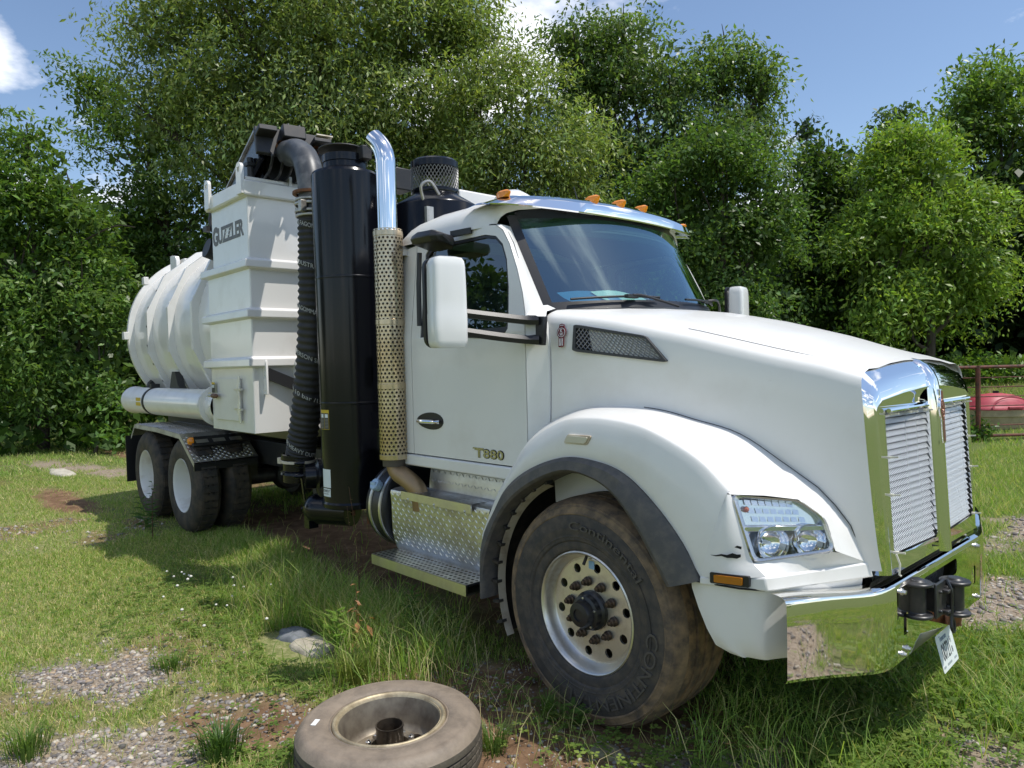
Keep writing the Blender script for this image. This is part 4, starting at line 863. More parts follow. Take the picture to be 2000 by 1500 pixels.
# --- exhaust
ex, ey = -1.768, -1.10
mb = MB(); NU = 16; NV = 64
rr_ = .098
perf(mb, lambda u, v: (ex+rr_*math.cos(u/NU*2*math.pi), ey+rr_*math.sin(u/NU*2*math.pi), 1.155+v*(2.70-1.155)/NV), NU, 15, .30, .42, True)
mb2 = MB()
z0, z1 = 1.15, 2.69; pit = .0335; a_ = 2*math.pi*rr_/21
nv = int((z1-z0)/(a_*.87)); mb = MB()
perf(mb, lambda u, v: (ex+rr_*math.cos(u/21*2*math.pi), ey+rr_*math.sin(u/21*2*math.pi), z0+v*(z1-z0)/nv), 21, nv, .29, .34, True)
sh = mb.build('heat_shield', SH, T, ang=60)
for z in (2.66, 2.07, 1.64, 1.165):
    mb = MB(); mb.lathe([(rr_+.001, z-.018), (rr_+.003, z-.016), (rr_+.003, z+.016), (rr_+.001, z+.018)], (ex, ey, 0), (0, 0, 1), 34); mb.build('shield_band', SH, sh)
mb = MB(); mb.lathe([(.08, 1.1), (.08, 2.6), (.066, 2.68)], (ex, ey, 0), (0, 0, 1), 28); mb.build('muffler', MU, T)
mb = MB(); pth = [(ex, ey, 2.6), (ex, ey, 3.13)]+[(ex-.22*(1-math.cos(t)), ey-.06*(1-math.cos(t)), 3.13+.22*math.sin(t)) for t in np.linspace(.1, .85, 9)]+[(ex-.118, ey-.032, 3.295)]
pth = pth[:-1]+[tuple(V3(pth[-2])+(V3(pth[-2])-V3(pth[-3]))*1.6)]; u = None
mb.tube(pth, .0665, 32, cap=False); sk = mb.build('exhaust_stack', CH, T, ang=70)
# slanted mouth: dark inside
mb = MB(); mb.tube(pth[-6:], .062, 24, cap=False); mb.build('stack_bore', BD, sk)
mb = MB(); mb.tube(cr([(ex, ey, 1.2), (ex, ey, 1.13), (ex+.03, ey+.005, 1.06), (ex+.11, ey+.02, 1.02), (ex+.18, ey+.04, .97), (ex+.205, ey+.06, .90), (ex+.205, ey+.07, .82)], 5), .062, 24, cap=False); mb.build('exhaust_elbow', TP, T)
for z in (2.55, 1.35): mb = MB(); mb.box((-1.73, -1.0, z), (.05, .12, .06)); mb.build('exhaust_bracket', AL, T)

# --- black silencer tower behind the cab
sx, sy = -2.655, -.90
mb = MB(); mb.lathe([(0, .69), (.235, .69), (.256, .70), (.258, .73), (.25, .745), (.25, 1.49), (.2525, 1.495), (.2525, 1.507), (.25, 1.512), (.256, 2.45), (.2585, 2.455), (.2585, 2.467), (.256, 2.472), (.262, 3.2), (.262, 3.255), (.252, 3.275), (.19, 3.30), (.17, 3.31), (.168, 3.35), (.175, 3.355), (.175, 3.41), (.16, 3.41), (.15, 3.30)], (sx, sy, 0), (0, 0, 1), 64); si = mb.build('silencer_tower', BK, T, ang=12)
mb = MB(); a0 = V3((sx+.15, sy+.09, 3.43)); mb.lathe([(0, 0), (.185, 0), (.185, .012), (0, .02)], (sx-.02, sy-.01, 3.455), (-.03, .02, .99), 28); mb.box((sx+.185, sy+.06, 3.41), (.1, .08, .1)); mb.build('rain_flap', BKM, si, bevel=.005)
def cyl_fn(r, a_mid, z): return lambda x, y, d: (sx+(r+d)*math.cos(a_mid+x/r), sy+(r+d)*math.sin(a_mid+x/r), z+y)
am = R(-88)
def wrap_rect(x0, y0, x1, y1, m, name, r, z, par):
    b = MB(); f = cyl_fn(r, am, z); n = 6; b.grid([[f(x0+(x1-x0)*i/n, y, 0) for i in range(n+1)] for y in (y0, y1)]); return b.build(name, m, par)
st = wrap_rect(-.058, 0, .058, .15, STY, 'warning_sticker', .2515, 1.305, si)
wrap_rect(-.055, .003, -.002, .125, STK, 'sticker_panel', .2522, 1.305, st); wrap_rect(.002, .003, .055, .125, STK, 'sticker_panel', .2522, 1.305, st)
wrap_rect(-.047, .09, -.01, .118, STW, 'sticker_symbol', .2528, 1.305, st); wrap_rect(.010, .09, .047, .118, STW, 'sticker_symbol', .2528, 1.305, st)
for k in range(7):
    for xx in (-.049, .008): wrap_rect(xx, .012+k*.011, xx+.04, .016+k*.011, STT, 'sticker_print', .2528, 1.305, st)
wrap_rect(-.055, 0, .055, .14, STW, 'blank_label', .2515, .86, si)
cl = wrap_rect(-.055, 0, .05, .062, STW, 'cleanout_label', .2515, .79, si)
text('label_lettering', 'CLEANOUT', lambda x, y, d: cyl_fn(.252, am, .79)(x-.05, y+.034, d), .092, .02, STK, cl, .0005)
text('label_lettering', 'DO NOT OPEN', lambda x, y, d: cyl_fn(.252, am, .79)(x-.045, y+.016, d), .07, .009, STT, cl, .0005)
mb = MB(); a = R(-148); mb.box((sx+.262*math.cos(a), sy+.262*math.sin(a), 1.15), (.012, .02, .75)); mb.build('edge_trim', mat('dusty_edge', (.3, .3, .2), .6), si)
# valve body and hose coupling at its foot
mb = MB(); c = V3((-2.93, -1.10, .915)); mb.lathe([(0, -.06), (.12, -.06), (.135, -.05), (.135, -.02), (.1, 0), (.1, .08), (0, .08)], c, (-.35, -.94, 0), 28)
c2 = V3((-2.88, -1.08, .655)); mb.lathe([(0, -.13), (.06, -.125), (.10, -.10), (.12, -.05), (.125, 0), (.12, .03), (.12, .3), (0, .3)], c2, (.9, .42, 0), 28); mb.tube([c+V3((.05, .05, 0)), c2+V3((.06, .05, 0))], .08, 16); mb.box(c2+V3((-.06, -.06, -.1)), (.08, .08, .1))
mb.bar(c+V3((-.09, -.07, -.02)), c2+V3((-.12, -.07, -.02)), .012, .025)
for p in (c+V3((-.09, -.09, .0)), c2+V3((-.12, -.06, 0)), c+V3((-.1, -.07, .1))): mb.lathe([(.018, -.03), (.018, .02), (.008, .05), (0, .05)], p, (-.35, -.94, 0), 8)
mb.build('drain_valve', BK, si, ang=40)
mb = MB(); mb.tube([(sx+.05, sy-.05, .69), (sx+.05, sy-.05, .62)], .014, 8); mb.box((sx+.2, sy+.05, .62), (.09, .09, .12)); mb.build('drain_plug', RU, si)

# --- suction hose, couplings and elbow
hp = cr([(-3.10, -.955, 3.03), (-3.11, -.96, 2.6), (-3.15, -.965, 2.1), (-3.24, -.975, 1.6), (-3.36, -.99, 1.15), (-3.43, -1.0, .93)], 44)
mb = MB(); mb.tube(hp, [.121+.007*math.sin(i*2*math.pi/5) for i in range(len(hp))], 28, cap=False); hz = mb.build('suction_hose', HS, T, ang=80)
mb = MB(); P = [V3(p) for p in hp]
def on_hose(i, a, r):
    d = P[min(i+1, len(P)-1)]-P[i-1]; d /= np.linalg.norm(d); x = V3((1, 0, 0)); x = x-d*(x@d); x /= np.linalg.norm(x); y = np.cross(d, x); return P[i]+r*(x*math.cos(a)+y*math.sin(a)), d
for body, i, a0 in (('ALFAGOMMA', 8, 258), ('INDUSTRIAL', 40, 245), ('ALFAGOMMA', 72, 240), ('SUPERSON S&D', 104, 238), ('IN 10 bar /150', 132, 238), ('TEM HEAVY DUTY', 176, 236)):
    def hf(x, y, d, i=i, a0=a0):
        q, dd = on_hose(i, -R(a0)-x/.13, .1285+d); dd = -dd if dd[2] < 0 else dd
        return tuple(q+dd*(y-.30*x))
    text('hose_lettering', body, hf, .027*len(body), .036, HST, hz, .001)
mb = MB()
for dz, r in ((.02, .132), (.055, .138), (.115, .138), (.15, .132)): mb.lathe([(r, -.012), (r+.008, -.01), (r+.008, .01), (r, .012)], V3((-3.10, -.955, 3.0+dz)), (0, 0, 1), 28)
for a in (200, 300): mb.box((-3.10+.15*math.cos(R(a)), -.955+.15*math.sin(R(a)), 3.08), (.05, .05, .09))
mb.build('hose_clamp', ALD, hz, bevel=.004)
mb = MB(); c = V3(hp[-1]); mb.lathe([(.125, .12), (.14, .115), (.145, .06), (.14, .05), (.128, .045), (.128, -.02), (.15, -.03), (.155, -.05), (.13, -.055), (.128, -.12), (0, -.12)], c, (.05, 0, 1), 28); mb.build('hose_foot', BK, hz, ang=40)
mb = MB(); mb.lathe([(.142, .045), (.152, .047), (.152, .068), (.142, .07)], c, (.05, 0, 1), 28); mb.box(c+V3((-.13, -.09, .055)), (.06, .05, .05)); mb.build('foot_clamp', CREAM, hz)
mb = MB(); mb.tube(cr([(-3.10, -.955, 3.02), (-3.10, -.955, 3.2), (-3.125, -.952, 3.32), (-3.19, -.94, 3.45), (-3.30, -.92, 3.56), (-3.46, -.9, 3.64), (-3.66, -.88, 3.68)], 5), .112, 28, cap=False); el = mb.build('boom_elbow', EB, T)
mb = MB(); mb.lathe([(.13, -.012), (.158, -.01), (.158, .012), (.13, .014)], (-3.10, -.955, 3.205), (0, 0, 1), 28); mb.build('elbow_flange', RU, el)
mb = MB(); fe = lambda x, y, d: (-3.02+.0*x-.06*(y/.2)**2*1.6+d*.6, -1.04+x*.5, 3.33+y)
# --- boom
A0, A1 = V3((-3.74, -.82, 3.74)), V3((-5.6, -.55, 3.28)); u = (A1-A0)/np.linalg.norm(A1-A0); w = np.cross((0, 0, 1), u); w /= np.linalg.norm(w); n = np.cross(u, w)
mb = MB(); L = np.linalg.norm(A1-A0)
for k in (-1, 1): mb.box((A0+A1)/2+w*.27*k, (L, .05, .26), (u, w, n))
mb.box((A0+A1)/2+n*.11, (L, .56, .03), (u, w, n))
bo = mb.build('boom', BK, T, bevel=.008)
mb = MB(); mb.box(A0-u*.03+n*.03, (.05, .64, .25), (u, w, n)); mb.box(A0-u*.10+w*.24+n*.08, (.16, .16, .05), (u, w, n)); mb.box(A0-u*.10-w*.24+n*.04, (.16, .16, .04), (u, w, n)); mb.box(A0-u*.1+n*.1, (.1, .2, .12), (u, w, n))
for k in (-.07, .03): mb.bar(A0-u*.12+w*k+n*.05, A0-u*.07+w*k+n*.2, .02, .05)
mb.build('boom_head', BKM, bo, bevel=.008)
mb = MB(); mb.box(A0-u*.11-w*.26+n*.085, (.15, .15, .012), (u, w, n)); mb.build('wear_pad', CREAM, bo)
mb = MB(); c = A0+u*.25-n*.06
for dx, r in ((0, .17), (.05, .19), (.1, .17), (.16, .19), (.3, .15)): mb.lathe([(r-.03, -.02), (r, -.018), (r, .018), (r-.03, .02)], c+u*dx, u, 30)
mb.tube([c, c+u*1.2], .13, 20); mb.build('boom_pipe', BKM, bo)
mb = MB(); mb.tube([c+w*.18+n*-.06, c+w*.2+u*1.0+n*-.22], .03, 10); mb.tube([c-w*.18+n*-.06, c-w*.2+u*1.0+n*-.22], .03, 10); mb.build('boom_ram', BK, bo)
for k in range(5):
    q = A0+w*(.20-.09*k)-n*.08; mb = MB(); mb.tube(cr([q-u*.05, q-u*.09-n*.06, q+u*.05-n*(.13+.02*(k % 2)), q+u*.35-n*.10, q+u*.8-n*.03], 5), .013, 6); mb.build('hydraulic_line', BP, bo)
mb = MB(); mb.box((A0+A1)/2+w*.30+n*.135, (np.linalg.norm(A1-A0), .03, .02), (u, w, n)); mb.build('boom_flange_sheen', ALD, bo)  # bright strip stands in for the sheen on the black top flange
for k in (-.2, .12): mb = MB(); mb.lathe([(.035, -.05), (.035, .05), (.02, .07), (0, .07)], A0-u*.06+w*k-n*.02, u, 12); mb.build('boom_pin', RU, bo)
mb = MB(); mb.tube([(-3.93, -1.12, 3.44), (-3.93, -1.12, 3.66)], .028, 12); mb.box((-3.93, -1.12, 3.60), (.08, .08, .03)); mb.build('boom_rest_pin', BKM, bo)

# --- tall collector box
BX = thing  # (parts hang on the truck)
xf, xr, xu, yb = -3.86, -4.87, -4.72, 1.19
mb = MB()
def ring(x0, x1, y, z): return [(x1, -y, z), (x1, y, z), (x0, y, z), (x0, -y, z)]
mb.grid([ring(xr, xf, yb, 1.21)[:], ring(xr, xf, yb, 1.8), ring(xr, xf, yb, 2.68)], True)
mb.grid([ring(xr, xf, yb, 2.68), ring(xu, xf, yb, 2.70), ring(xu, xf, yb, 3.33)], True)
mb.grid([ring(xr+.1, xf-.3, .75, 1.10), ring(xr, xf, yb, 1.21)], True)
mb.add(ring(xr+.1, xf-.3, .75, 1.10), [(0, 1, 2, 3)]); box = mb.build('collector_box', WB, T, smooth=False, bevel=.012, seg=2)
mb = MB(); prf = [(0, 3.30), (.035, 3.305), (.04, 3.32), (.04, 3.43), (.03, 3.437), (-.02, 3.437)]
mb.grid([ring(xu-o, xf+o, yb+o, z) for o, z in prf], True); mb.add(ring(xu+.02, xf-.02, yb-.02, 3.435), [(0, 1, 2, 3)]); mb.build('top_rim', WB, box, smooth=False, bevel=.006)
for zt in (2.755, 2.315, 1.882):
    x1 = xr
    mb = MB(); mb.grid([ring(x1-o, xf+o, yb+o, z) for o, z in ((0, zt+.012), (.052, zt-.012), (.055, zt-.075), (0, zt-.09))], True); mb.build('stiffener_band', WB, box, smooth=False, bevel=.006)
for x in (xf-.02, xu+.06):
    for s in (-1, 1):
        mb = MB(); mb.plate([(-.055, 0), (.055, 0), (.055, .22)]+[(.055*math.cos(R(a)), .22+.055*math.sin(R(a))) for a in range(15, 180, 15)]+[(-.055, .22)], [circ(0, .21, .022, 12)], lambda a, b, d: (x+a, s*(yb+.062+d), 3.315+b), .03); mb.build('lifting_lug', WB, box, bevel=.004)
# lid frame bits
mb = MB(); mb.tube([(-3.9, -.9, 3.46), (-3.9, -.55, 3.46)], .03, 10); mb.box((-3.88, -1.02, 3.46), (.05, .36, .03)); mb.box((-3.88, -.78, 3.48), (.06, .03, .1)); mb.box((-3.88, -.66, 3.48), (.06, .03, .1)); mb.build('lid_hinge', WB, box, bevel=.004)
text('logo_lettering', 'GUZZLER', lambda x, y, d: (-4.685+x, -yb-.001-d, 2.972+y), .735, .155, GL, box, .0015, .035)
text('logo_initial', 'G', lambda x, y, d: (-4.69+x, -yb-.0015-d, 2.962+y), .125, .185, GL, box, .0015, .03)
mb = MB()
for k in range(3): mb.box((-4.325+.014*k, -yb-.0035, 3.03+.03*k), (.13, .001, .004))
mb.build('logo_stripe', WB, box, smooth=False)
# hatch on the near side
mb = MB(); mb.plate(rrect(-4.75, 1.31, -4.12, 1.70, .015), [], lambda x, z, d: (x, -yb-.022-d*-1, z), -.02); ha = mb.build('hatch', WB, box, bevel=.006)
mb = MB(); mb.tube([(-4.105, -yb-.03, 1.29), (-4.105, -yb-.03, 1.72)], .012, 8)
for z in (1.42, 1.60): mb.box((-4.12, -yb-.035, z), (.16, .02, .018)); mb.tube([(-4.105, -yb-.035, z-.05), (-4.105, -yb-.035, z+.05)], .018, 8)
mb.build('hatch_hinge', AL, ha)
mb = MB(); mb.tube([(-4.86, -yb-.04, 1.535), (-4.70, -yb-.05, 1.535)], .014, 8); mb.box((-4.80, -yb-.03, 1.55), (.10, .03, .03)); mb.build('hatch_latch', AL, ha)
mb = MB(); mb.lathe([(.0, -.07), (.02, -.065), (.024, -.02), (.022, .03), (.012, .06), (0, .065)], (-4.63, -yb-.06, 1.535), (1, 0, 0), 10); mb.build('latch_grip', mat('wood_grip', (.16, .085, .05), .6), ha)
mb = MB(); mb.plate(rrect(-4.74, 1.565, -4.66, 1.665, .004), [], lambda x, z, d: (x, -yb-.0465, z), 0); wk = mb.build('warning_sticker', STK, ha)
mb = MB(); mb.plate(rrect(-4.74, 1.645, -4.66, 1.665, .002), [], lambda x, z, d: (x, -yb-.0475, z), 0); mb.build('sticker_band', STY, wk)
mb = MB()
for x in (-4.72, -4.685): mb.plate(rrect(x-.012, 1.612, x+.012, 1.64, .003), [], lambda x, z, d: (x, -yb-.0475, z), 0)
mb.build('sticker_symbol', STW, wk)
# strap lugs on the front
for y in (-1.08, -.80):
    mb = MB(); mb.plate([(-.035, 0), (.035, 0), (.035, .28), (.02, .31), (0, .32), (-.02, .31), (-.035, .28)], [circ(0, .03, .01, 8), circ(0, .16, .012, 8), circ(0, .21, .012, 8)], lambda a, b, d: (xf+.005+a+.03, y+d, 1.55+b), .02); mb.build('strap_lug', WB, box, bevel=.003)
mb = MB(); mb.bar((xf+.03, -1.07, 1.74), (xf+.05, -.80, 1.62), .02, .10); mb.build('strap', STRAP, box)
mb = MB(); mb.tube(cr([(xf+.05, -.80, 1.56), (xf+.06, -.79, 1.50), (xf+.06, -.76, 1.42), (xf+.06, -.72, 1.40), (xf+.06, -.70, 1.45)], 4), .012, 8); mb.box((xf+.05, -.80, 1.61), (.03, .05, .09)); mb.build('strap_hook', RU, box)
mb = MB(); mb.tube(cr([(xf+.06, -.79, 1.50), (xf+.08, -.78, 1.25), (xf+.1, -.74, 1.0), (xf+.2, -.78, .95)], 5), .006, 6); mb.build('rope', TIE, box)

# --- tank
tc_ = (0, 0, 2.265)
mb = MB(); mb.lathe([(1.06, -4.80), (1.06, -7.98), (1.10, -7.985), (1.13, -7.99), (1.13, -8.05), (1.08, -8.06), (1.05, -8.09), (.95, -8.2), (.7, -8.32), (.35, -8.39), (0, -8.41)], tc_, (1, 0, 0), 96, flip=True); tank = mb.build('tank', WB, T, ang=40)
for xc in (-7.2, -6.4, -5.6):
    mb = MB(); NP = 14; rows = []
    for o, r_ in ((-.034, None), (-.03, 1.12), (.03, 1.12), (.034, None)):
        rw_ = []
        for k in range(NP):
            for f_ in (0, .33, .66):
                a = (k-.5+f_)/NP*2*math.pi; rp_ = 1.12/math.cos(((a*NP/(2*math.pi)+.5) % 1-.5)*2*math.pi/NP) if r_ else 1.055
                rw_.append((xc+o, rp_*math.cos(a), 2.265+rp_*math.sin(a)))
        rows.append(rw_)
    mb.grid(rows, True); mb.build('tank_rib', WB, tank, ang=10)
    for k in range(9):
        a = R(128+12*k); rp_ = 1.185
        am_ = ((a*NP/(2*math.pi)+.5) % 1-.5)*2*math.pi/NP; rp_ = 1.119/math.cos(am_)
        mb = MB(); mb.lathe([(.014, 0), (.014, .004), (0, .004)], (xc+.0, rp_*math.cos(a), 2.265+rp_*math.sin(a)), (0, math.cos(a), math.sin(a)), 10); mb.build('rib_bolt', BKM if xc < -7 else WB, tank)
for x in (-7.55,):
    mb = MB(); mb.plate([(-.12, 0), (.12, 0), (.12, .12), (.08, .18), (-.03, .2), (-.12, .2)], [], lambda a, b, d: (x+a, -.62+d, 3.10+b), .05); mb.plate([(-.12, 0), (.12, 0), (.12, .1), (-.12, .1)], [], lambda a, b, d: (x+a+.1, -.55+d, 3.14+b), .05); mb.build('tank_lug', WB, tank, bevel=.006)
mb = MB()
for z, sg in ((2.265, -1), (1.5, -1), (3.0, -1)): mb.box((-8.03, sg*math.sqrt(max(0, 1.15**2-(z-2.265)**2)), z), (.1, .06, .1))
mb.build('door_clamp', WB, tank, bevel=.005)
mb = MB()
for k in range(6): mb.box((-4.95-.03*k, -.98+.05*k, 3.05+.02*k), (.06, .08, .1))
mb.lathe([(.1, -.1), (.1, .1), (0, .1)], (-5.0, -1.05, 2.98), (0, -1, .3), 16); mb.tube(cr([(-4.9, -1.05, 3.05), (-5.0, -1.1, 3.3), (-4.95, -1.0, 3.45)], 4), .02, 8); mb.box((-5.02, -1.12, 3.2), (.1, .06, .05)); mb.build('tank_valves', BKM, tank)
# fill pipe along the flank
py, pz = -1.05, 1.42
mb = MB(); mb.lathe([(0, -8.12), (.155, -8.11), (.178, -8.07), (.18, -8.02), (.166, -8.0), (.165, -5.02), (.165, -4.86)], (0, py, pz), (1, 0, 0), 48, flip=True); pipe = mb.build('fill_pipe', WB, T, ang=40)
mb = MB(); mb.lathe([(.165, -5.10), (.21, -5.095), (.212, -5.05), (.165, -5.045)], (0, py, pz), (1, 0, 0), 40); fgl = mb.build('pipe_flange', WB, pipe, ang=30)
for k in range(10):
    a = R(36*k+10); mb = MB(); mb.lathe([(.014, 0), (.014, -.02), (0, -.022)], (-5.1, py+.19*math.cos(a), pz+.19*math.sin(a)), (1, 0, 0), 8); mb.build('flange_bolt', BKM, pipe)
mb = MB(); mb.lathe([(.167, -7.17), (.176, -7.165), (.176, -7.11), (.167, -7.105)], (0, py, pz), (1, 0, 0), 36); mb.box((-7.14, py-.02, pz+.19), (.08, .1, .05)); mb.build('pipe_strap', BKM, pipe)
mb = MB(); mb.plate(rrect(-.1, -.05, .1, .05, .01), [], lambda x, z, d: (-7.33+x, py-.1668-.0*z+.9*z*z, pz+z), 0); mb.build('warning_sticker', STY, pipe)
mb = MB(); mb.lathe([(0, -.05), (.1, -.05), (.115, 0), (.1, .05), (0, .06)], (-7.95, py+.22, pz+.16), (1, 0, 0), 20); mb.build('pipe_valve', BKM, pipe)
mb = MB(); mb.plate([(-.35, 0), (.2, 0), (.0, .12), (-.1, .28), (-.2, .28), (-.26, .16)], [], lambda a, b, d: (-6.3+a, -.98+d, 1.5+b), .08); mb.build('tank_saddle', BKM, T)
mb = MB(); mb.box((-6.3, 0, 1.2), (3.4, .9, .22)); mb.box((-6.3, -.7, 1.15), (3.0, .06, .1)); mb.build('subframe', BKM, T)

# --- rear mudguards
for s in (-1, 1):
    mb = MB(); prf = [(-7.66, .98), (-7.60, 1.03), (-7.48, 1.135), (-6.6, 1.13), (-5.80, 1.10), (-5.745, 1.07), (-5.36, .826)]
    rows = [[(x, s*y, z) for x, z in prf] for y in (1.225, .54)]
    mb.grid(rows, flip=s < 0); mb.grid([[(x, s*1.225, z) for x, z in prf], [(x, s*1.228, z-.05) for x, z in prf]], flip=s > 0)
    mg = mb.build('mudguard', mat('mudguard_plate', (.52, .51, .49), .45, .9, col2=(.36, .34, .31), scale=6), T, smooth=False)
    mb = MB()
    for (xa, za), (xb, zb) in ((prf[5], prf[6]), (prf[2], prf[3]), (prf[3], prf[4])):
        L = math.hypot(xb-xa, zb-za); treads(mb, (xa, s*1.22, za+.001), (xb-xa, 0, zb-za), (0, -s, 0), L, .67, .034, .032, -.004*s)
    mb.build('tread_pattern', AL, mg, smooth=False, kind='stuff')
    mb = MB(); mb.box((-5.37, s*.885, .775), (.03, .68, .075)); mb.build('splash_strip', BP, mg)
    mb = MB(); mb.box((-7.95, s*.91, .66), (.02, .62, .6)); mb.build('mud_flap', BP, T)
    mb = MB(); u_ = V3((.385, 0, -.244)); u_ /= np.linalg.norm(u_); n_ = V3((.244, 0, .385))/np.linalg.norm((.244, .385)); cc = V3((-5.60, s*.87, .985))+n_*.045
    mb.box(cc, (.16, .62, .03), (u_, (0, 1, 0), n_)); mk = mb.build('lamp_bracket', BP, mg, bevel=.01)
    for y in (1.07, .89, .71):
        mb = MB(); mb.box((cc[0]+.01, s*y, cc[2]-.01)+n_*.016, (.06, .13, .006), (u_, (0, 1, 0), n_)); mb.build('bracket_slot', ALD, mk)
    mb = MB(); mb.lathe([(0, .03), (.03, .028), (.042, .012), (.043, -.02)], (cc[0], s*1.18, cc[2]+.01), (0, s, 0), 16); mb.build('amber_lamp', AM, mk)

# --- equipment between cab and box
mb = MB(); mb.lathe([(0, 1.3), (.335, 1.3), (.342, 1.32), (.342, 3.02), (.335, 3.035), (.19, 3.125), (.185, 3.15)], (-2.3, -.30, 0), (0, 0, 1), 56); dr = mb.build('filter_drum', BK, T, ang=35)
mb = MB(); NC = 40
for k in range(NC):
    for sg in (1, -1):
        mb.tube([(-2.3+.187*math.cos(2*math.pi*(k+sg*t*5)/NC), -.3+.187*math.sin(2*math.pi*(k+sg*t*5)/NC), 3.14+t*.24) for t in np.linspace(0, 1, 6)], .0028, 4, cap=False)
mb.build('intake_cage', VM, dr, kind='stuff')
mb = MB(); mb.lathe([(.188, 3.33), (.192, 3.335), (.192, 3.385), (.175, 3.4), (0, 3.405)], (-2.3, -.3, 0), (0, 0, 1), 40); mb.lathe([(.19, 3.13), (.195, 3.15), (.19, 3.165)], (-2.3, -.3, 0), (0, 0, 1), 40); mb.build('cage_cap', BK, dr, ang=35)
mb = MB(); mb.box((-1.95, -.62, 2.86), (.03, .06, .16)); mb.tube(cr([(-2.1, -.56, 3.02), (-2.07, -.6, 3.12), (-2.02, -.55, 3.15), (-1.98, -.5, 3.05)], 4), .012, 6); mb.build('drum_bracket', ALD, dr)
mb = MB(); mb.box((-3.15, .72, 2.2), (.9, .9, 2.3)); mb.build('equipment_cabinet', WB, T, bevel=.02)
mb = MB(); mb.lathe([(0, .26), (.08, .25), (.16, .2), (.21, .1), (.22, 0), (.22, -1.6), (0, -1.6)], (-2.38, .62, 3.06), (0, 0, 1), 32); mb.build('white_canister', WS, T)
mb = MB(); mb.box((-3.3, .02, 3.50), (.2, .18, .2)); mb.build('control_box', BKM, T, bevel=.01)
mb = MB(); mb.box((-2.9, 0, 1.35), (1.4, 1.5, .12)); mb.box((-3.0, .2, 1.0), (1.2, 1.2, .5)); mb.tube([(-3.6, -.5, .7), (-3.6, -.72, .7)], .15, 16); mb.build('deck', BKM, T)

# ------------------------------------------------------------------ papers on the dashboard
mb = MB()
def sheet(c, ang, w, h, m, name, tilt=.25):
    b = MB(); u = V3((math.cos(R(ang)), math.sin(R(ang)), 0)); v = V3((-math.sin(R(ang))*math.cos(tilt), math.cos(R(ang))*math.cos(tilt), 0)); c = V3(c)
    b.grid([[c+u*a*w/2+v*k*h/2+V3((0, 0, .012*math.sin(a*2+k*1.4)+.045*k)) for a in np.linspace(-1, 1, 6)] for k in np.linspace(-1, 1, 6)]); return b.build(name, m, ang=80)
tag(sheet((-.53, -.45, 2.155), 80, .40, .20, PAB, 'blue_folder'), 'blue folder lying on the truck dashboard behind the windscreen', 'folder')
tag(sheet((-.50, -.20, 2.165), 92, .42, .18, PAP, 'paper_sheet'), 'pale green paper sheets on the truck dashboard behind the windscreen', 'paper')

# ------------------------------------------------------------------ loose wheel on the ground
LW = thing('loose_wheel', 'worn dusty truck wheel lying flat on the ground in front of the truck', 'wheel', (-.34, -2.09, 0))
o = (0, 0, 0)
mb = MB(); mb.lathe([(.245, .205), (.256, .222), (.262, .219), (.268, .224), (.30, .231), (.345, .229), (.355, .226), (.36, .228), (.382, .216), (.396, .198), (.404, .185)], o, (0, 0, 1), 96, flip=False); ty = mb.build('tyre', TYL, LW, ang=60)
mb = MB(); w = [(.404, .185), (.407, .17)]
for c in (.152, .118, .084): w += [(.407, c+.006), (.396, c+.004), (.396, c-.004), (.407, c-.006)]
w += [(.407, .05), (.395, .025), (.34, 0), (.25, .01)]
mb.lathe(w, o, (0, 0, 1), 96); [mb.box((.4055*math.cos(a), .4055*math.sin(a), z_), (.006, .004, .026), ((math.cos(a), math.sin(a), 0), (-math.sin(a), math.cos(a), 0), (0, 0, 1))) for a in np.arange(60)/60*2*math.pi for z_ in (.135, .101)]; mb.build('tread', mat('tyre_tread_worn', (.10, .085, .065), .7, col2=(.045, .04, .035), scale=7, bump=.2, bscale=60), LW, ang=30)
mb = MB(); mb.lathe([(.250, .206), (.247, .222), (.240, .226), (.233, .222), (.229, .214), (.225, .216), (.221, .208)], o, (0, 0, 1), 72); mb.build('rim_edge', RIME, LW, ang=60)
mb = MB(); mb.lathe([(.222, .21), (.214, .18), (.205, .13), (.20, .10), (.196, .085), (.18, .07)], o, (0, 0, 1), 64)
hls = []
for k in range(5):
    a = R(72*k+20); hls.append([(.152*math.cos(a)+ (.028*math.cos(t)*math.cos(a)-.04*math.sin(t)*math.sin(a)), .152*math.sin(a)+(.028*math.cos(t)*math.sin(a)+.04*math.sin(t)*math.cos(a))) for t in np.arange(14)/14*2*math.pi])
mb.plate(circ(0, 0, .18, 48), hls, lambda x, y, d: (x, y, .07+d), .012); mb.build('rim', RIMO, LW, ang=40)
mb = MB(); mb.lathe([(.0, .052), (.1, .055), (.1, .06), (0, .06)], o, (0, 0, 1), 20); mb.build('rim_floor', BD, LW)
mb = MB(); mb.lathe([(.115, .07), (.112, .095), (.085, .1), (.085, .07)], o, (0, 0, 1), 36); hb = mb.build('hub', mat('hub_steel', (.33, .29, .23), .45, .7, col2=(.14, .11, .08), scale=18), LW)
for k in range(10):
    a = R(36*k+5); mb = MB(); mb.lathe([(.014, .09), (.014, .11), (.008, .112), (.007, .118), (0, .119)], (.10*math.cos(a), .10*math.sin(a), 0), (0, 0, 1), 6); mb.build('lug_nut', AL, LW)
mb = MB(); mb.lathe([(.06, .07), (.06, .175), (.062, .18), (.062, .19), (.0565, .19), (.056, .10), (0, .10)], (0.0, 0, 0), (0, 0, 1), 36); mb.build('hub_sleeve', mat('sleeve_steel', (.12, .095, .07), .4, .7, col2=(.05, .04, .03), scale=14), LW, ang=50)
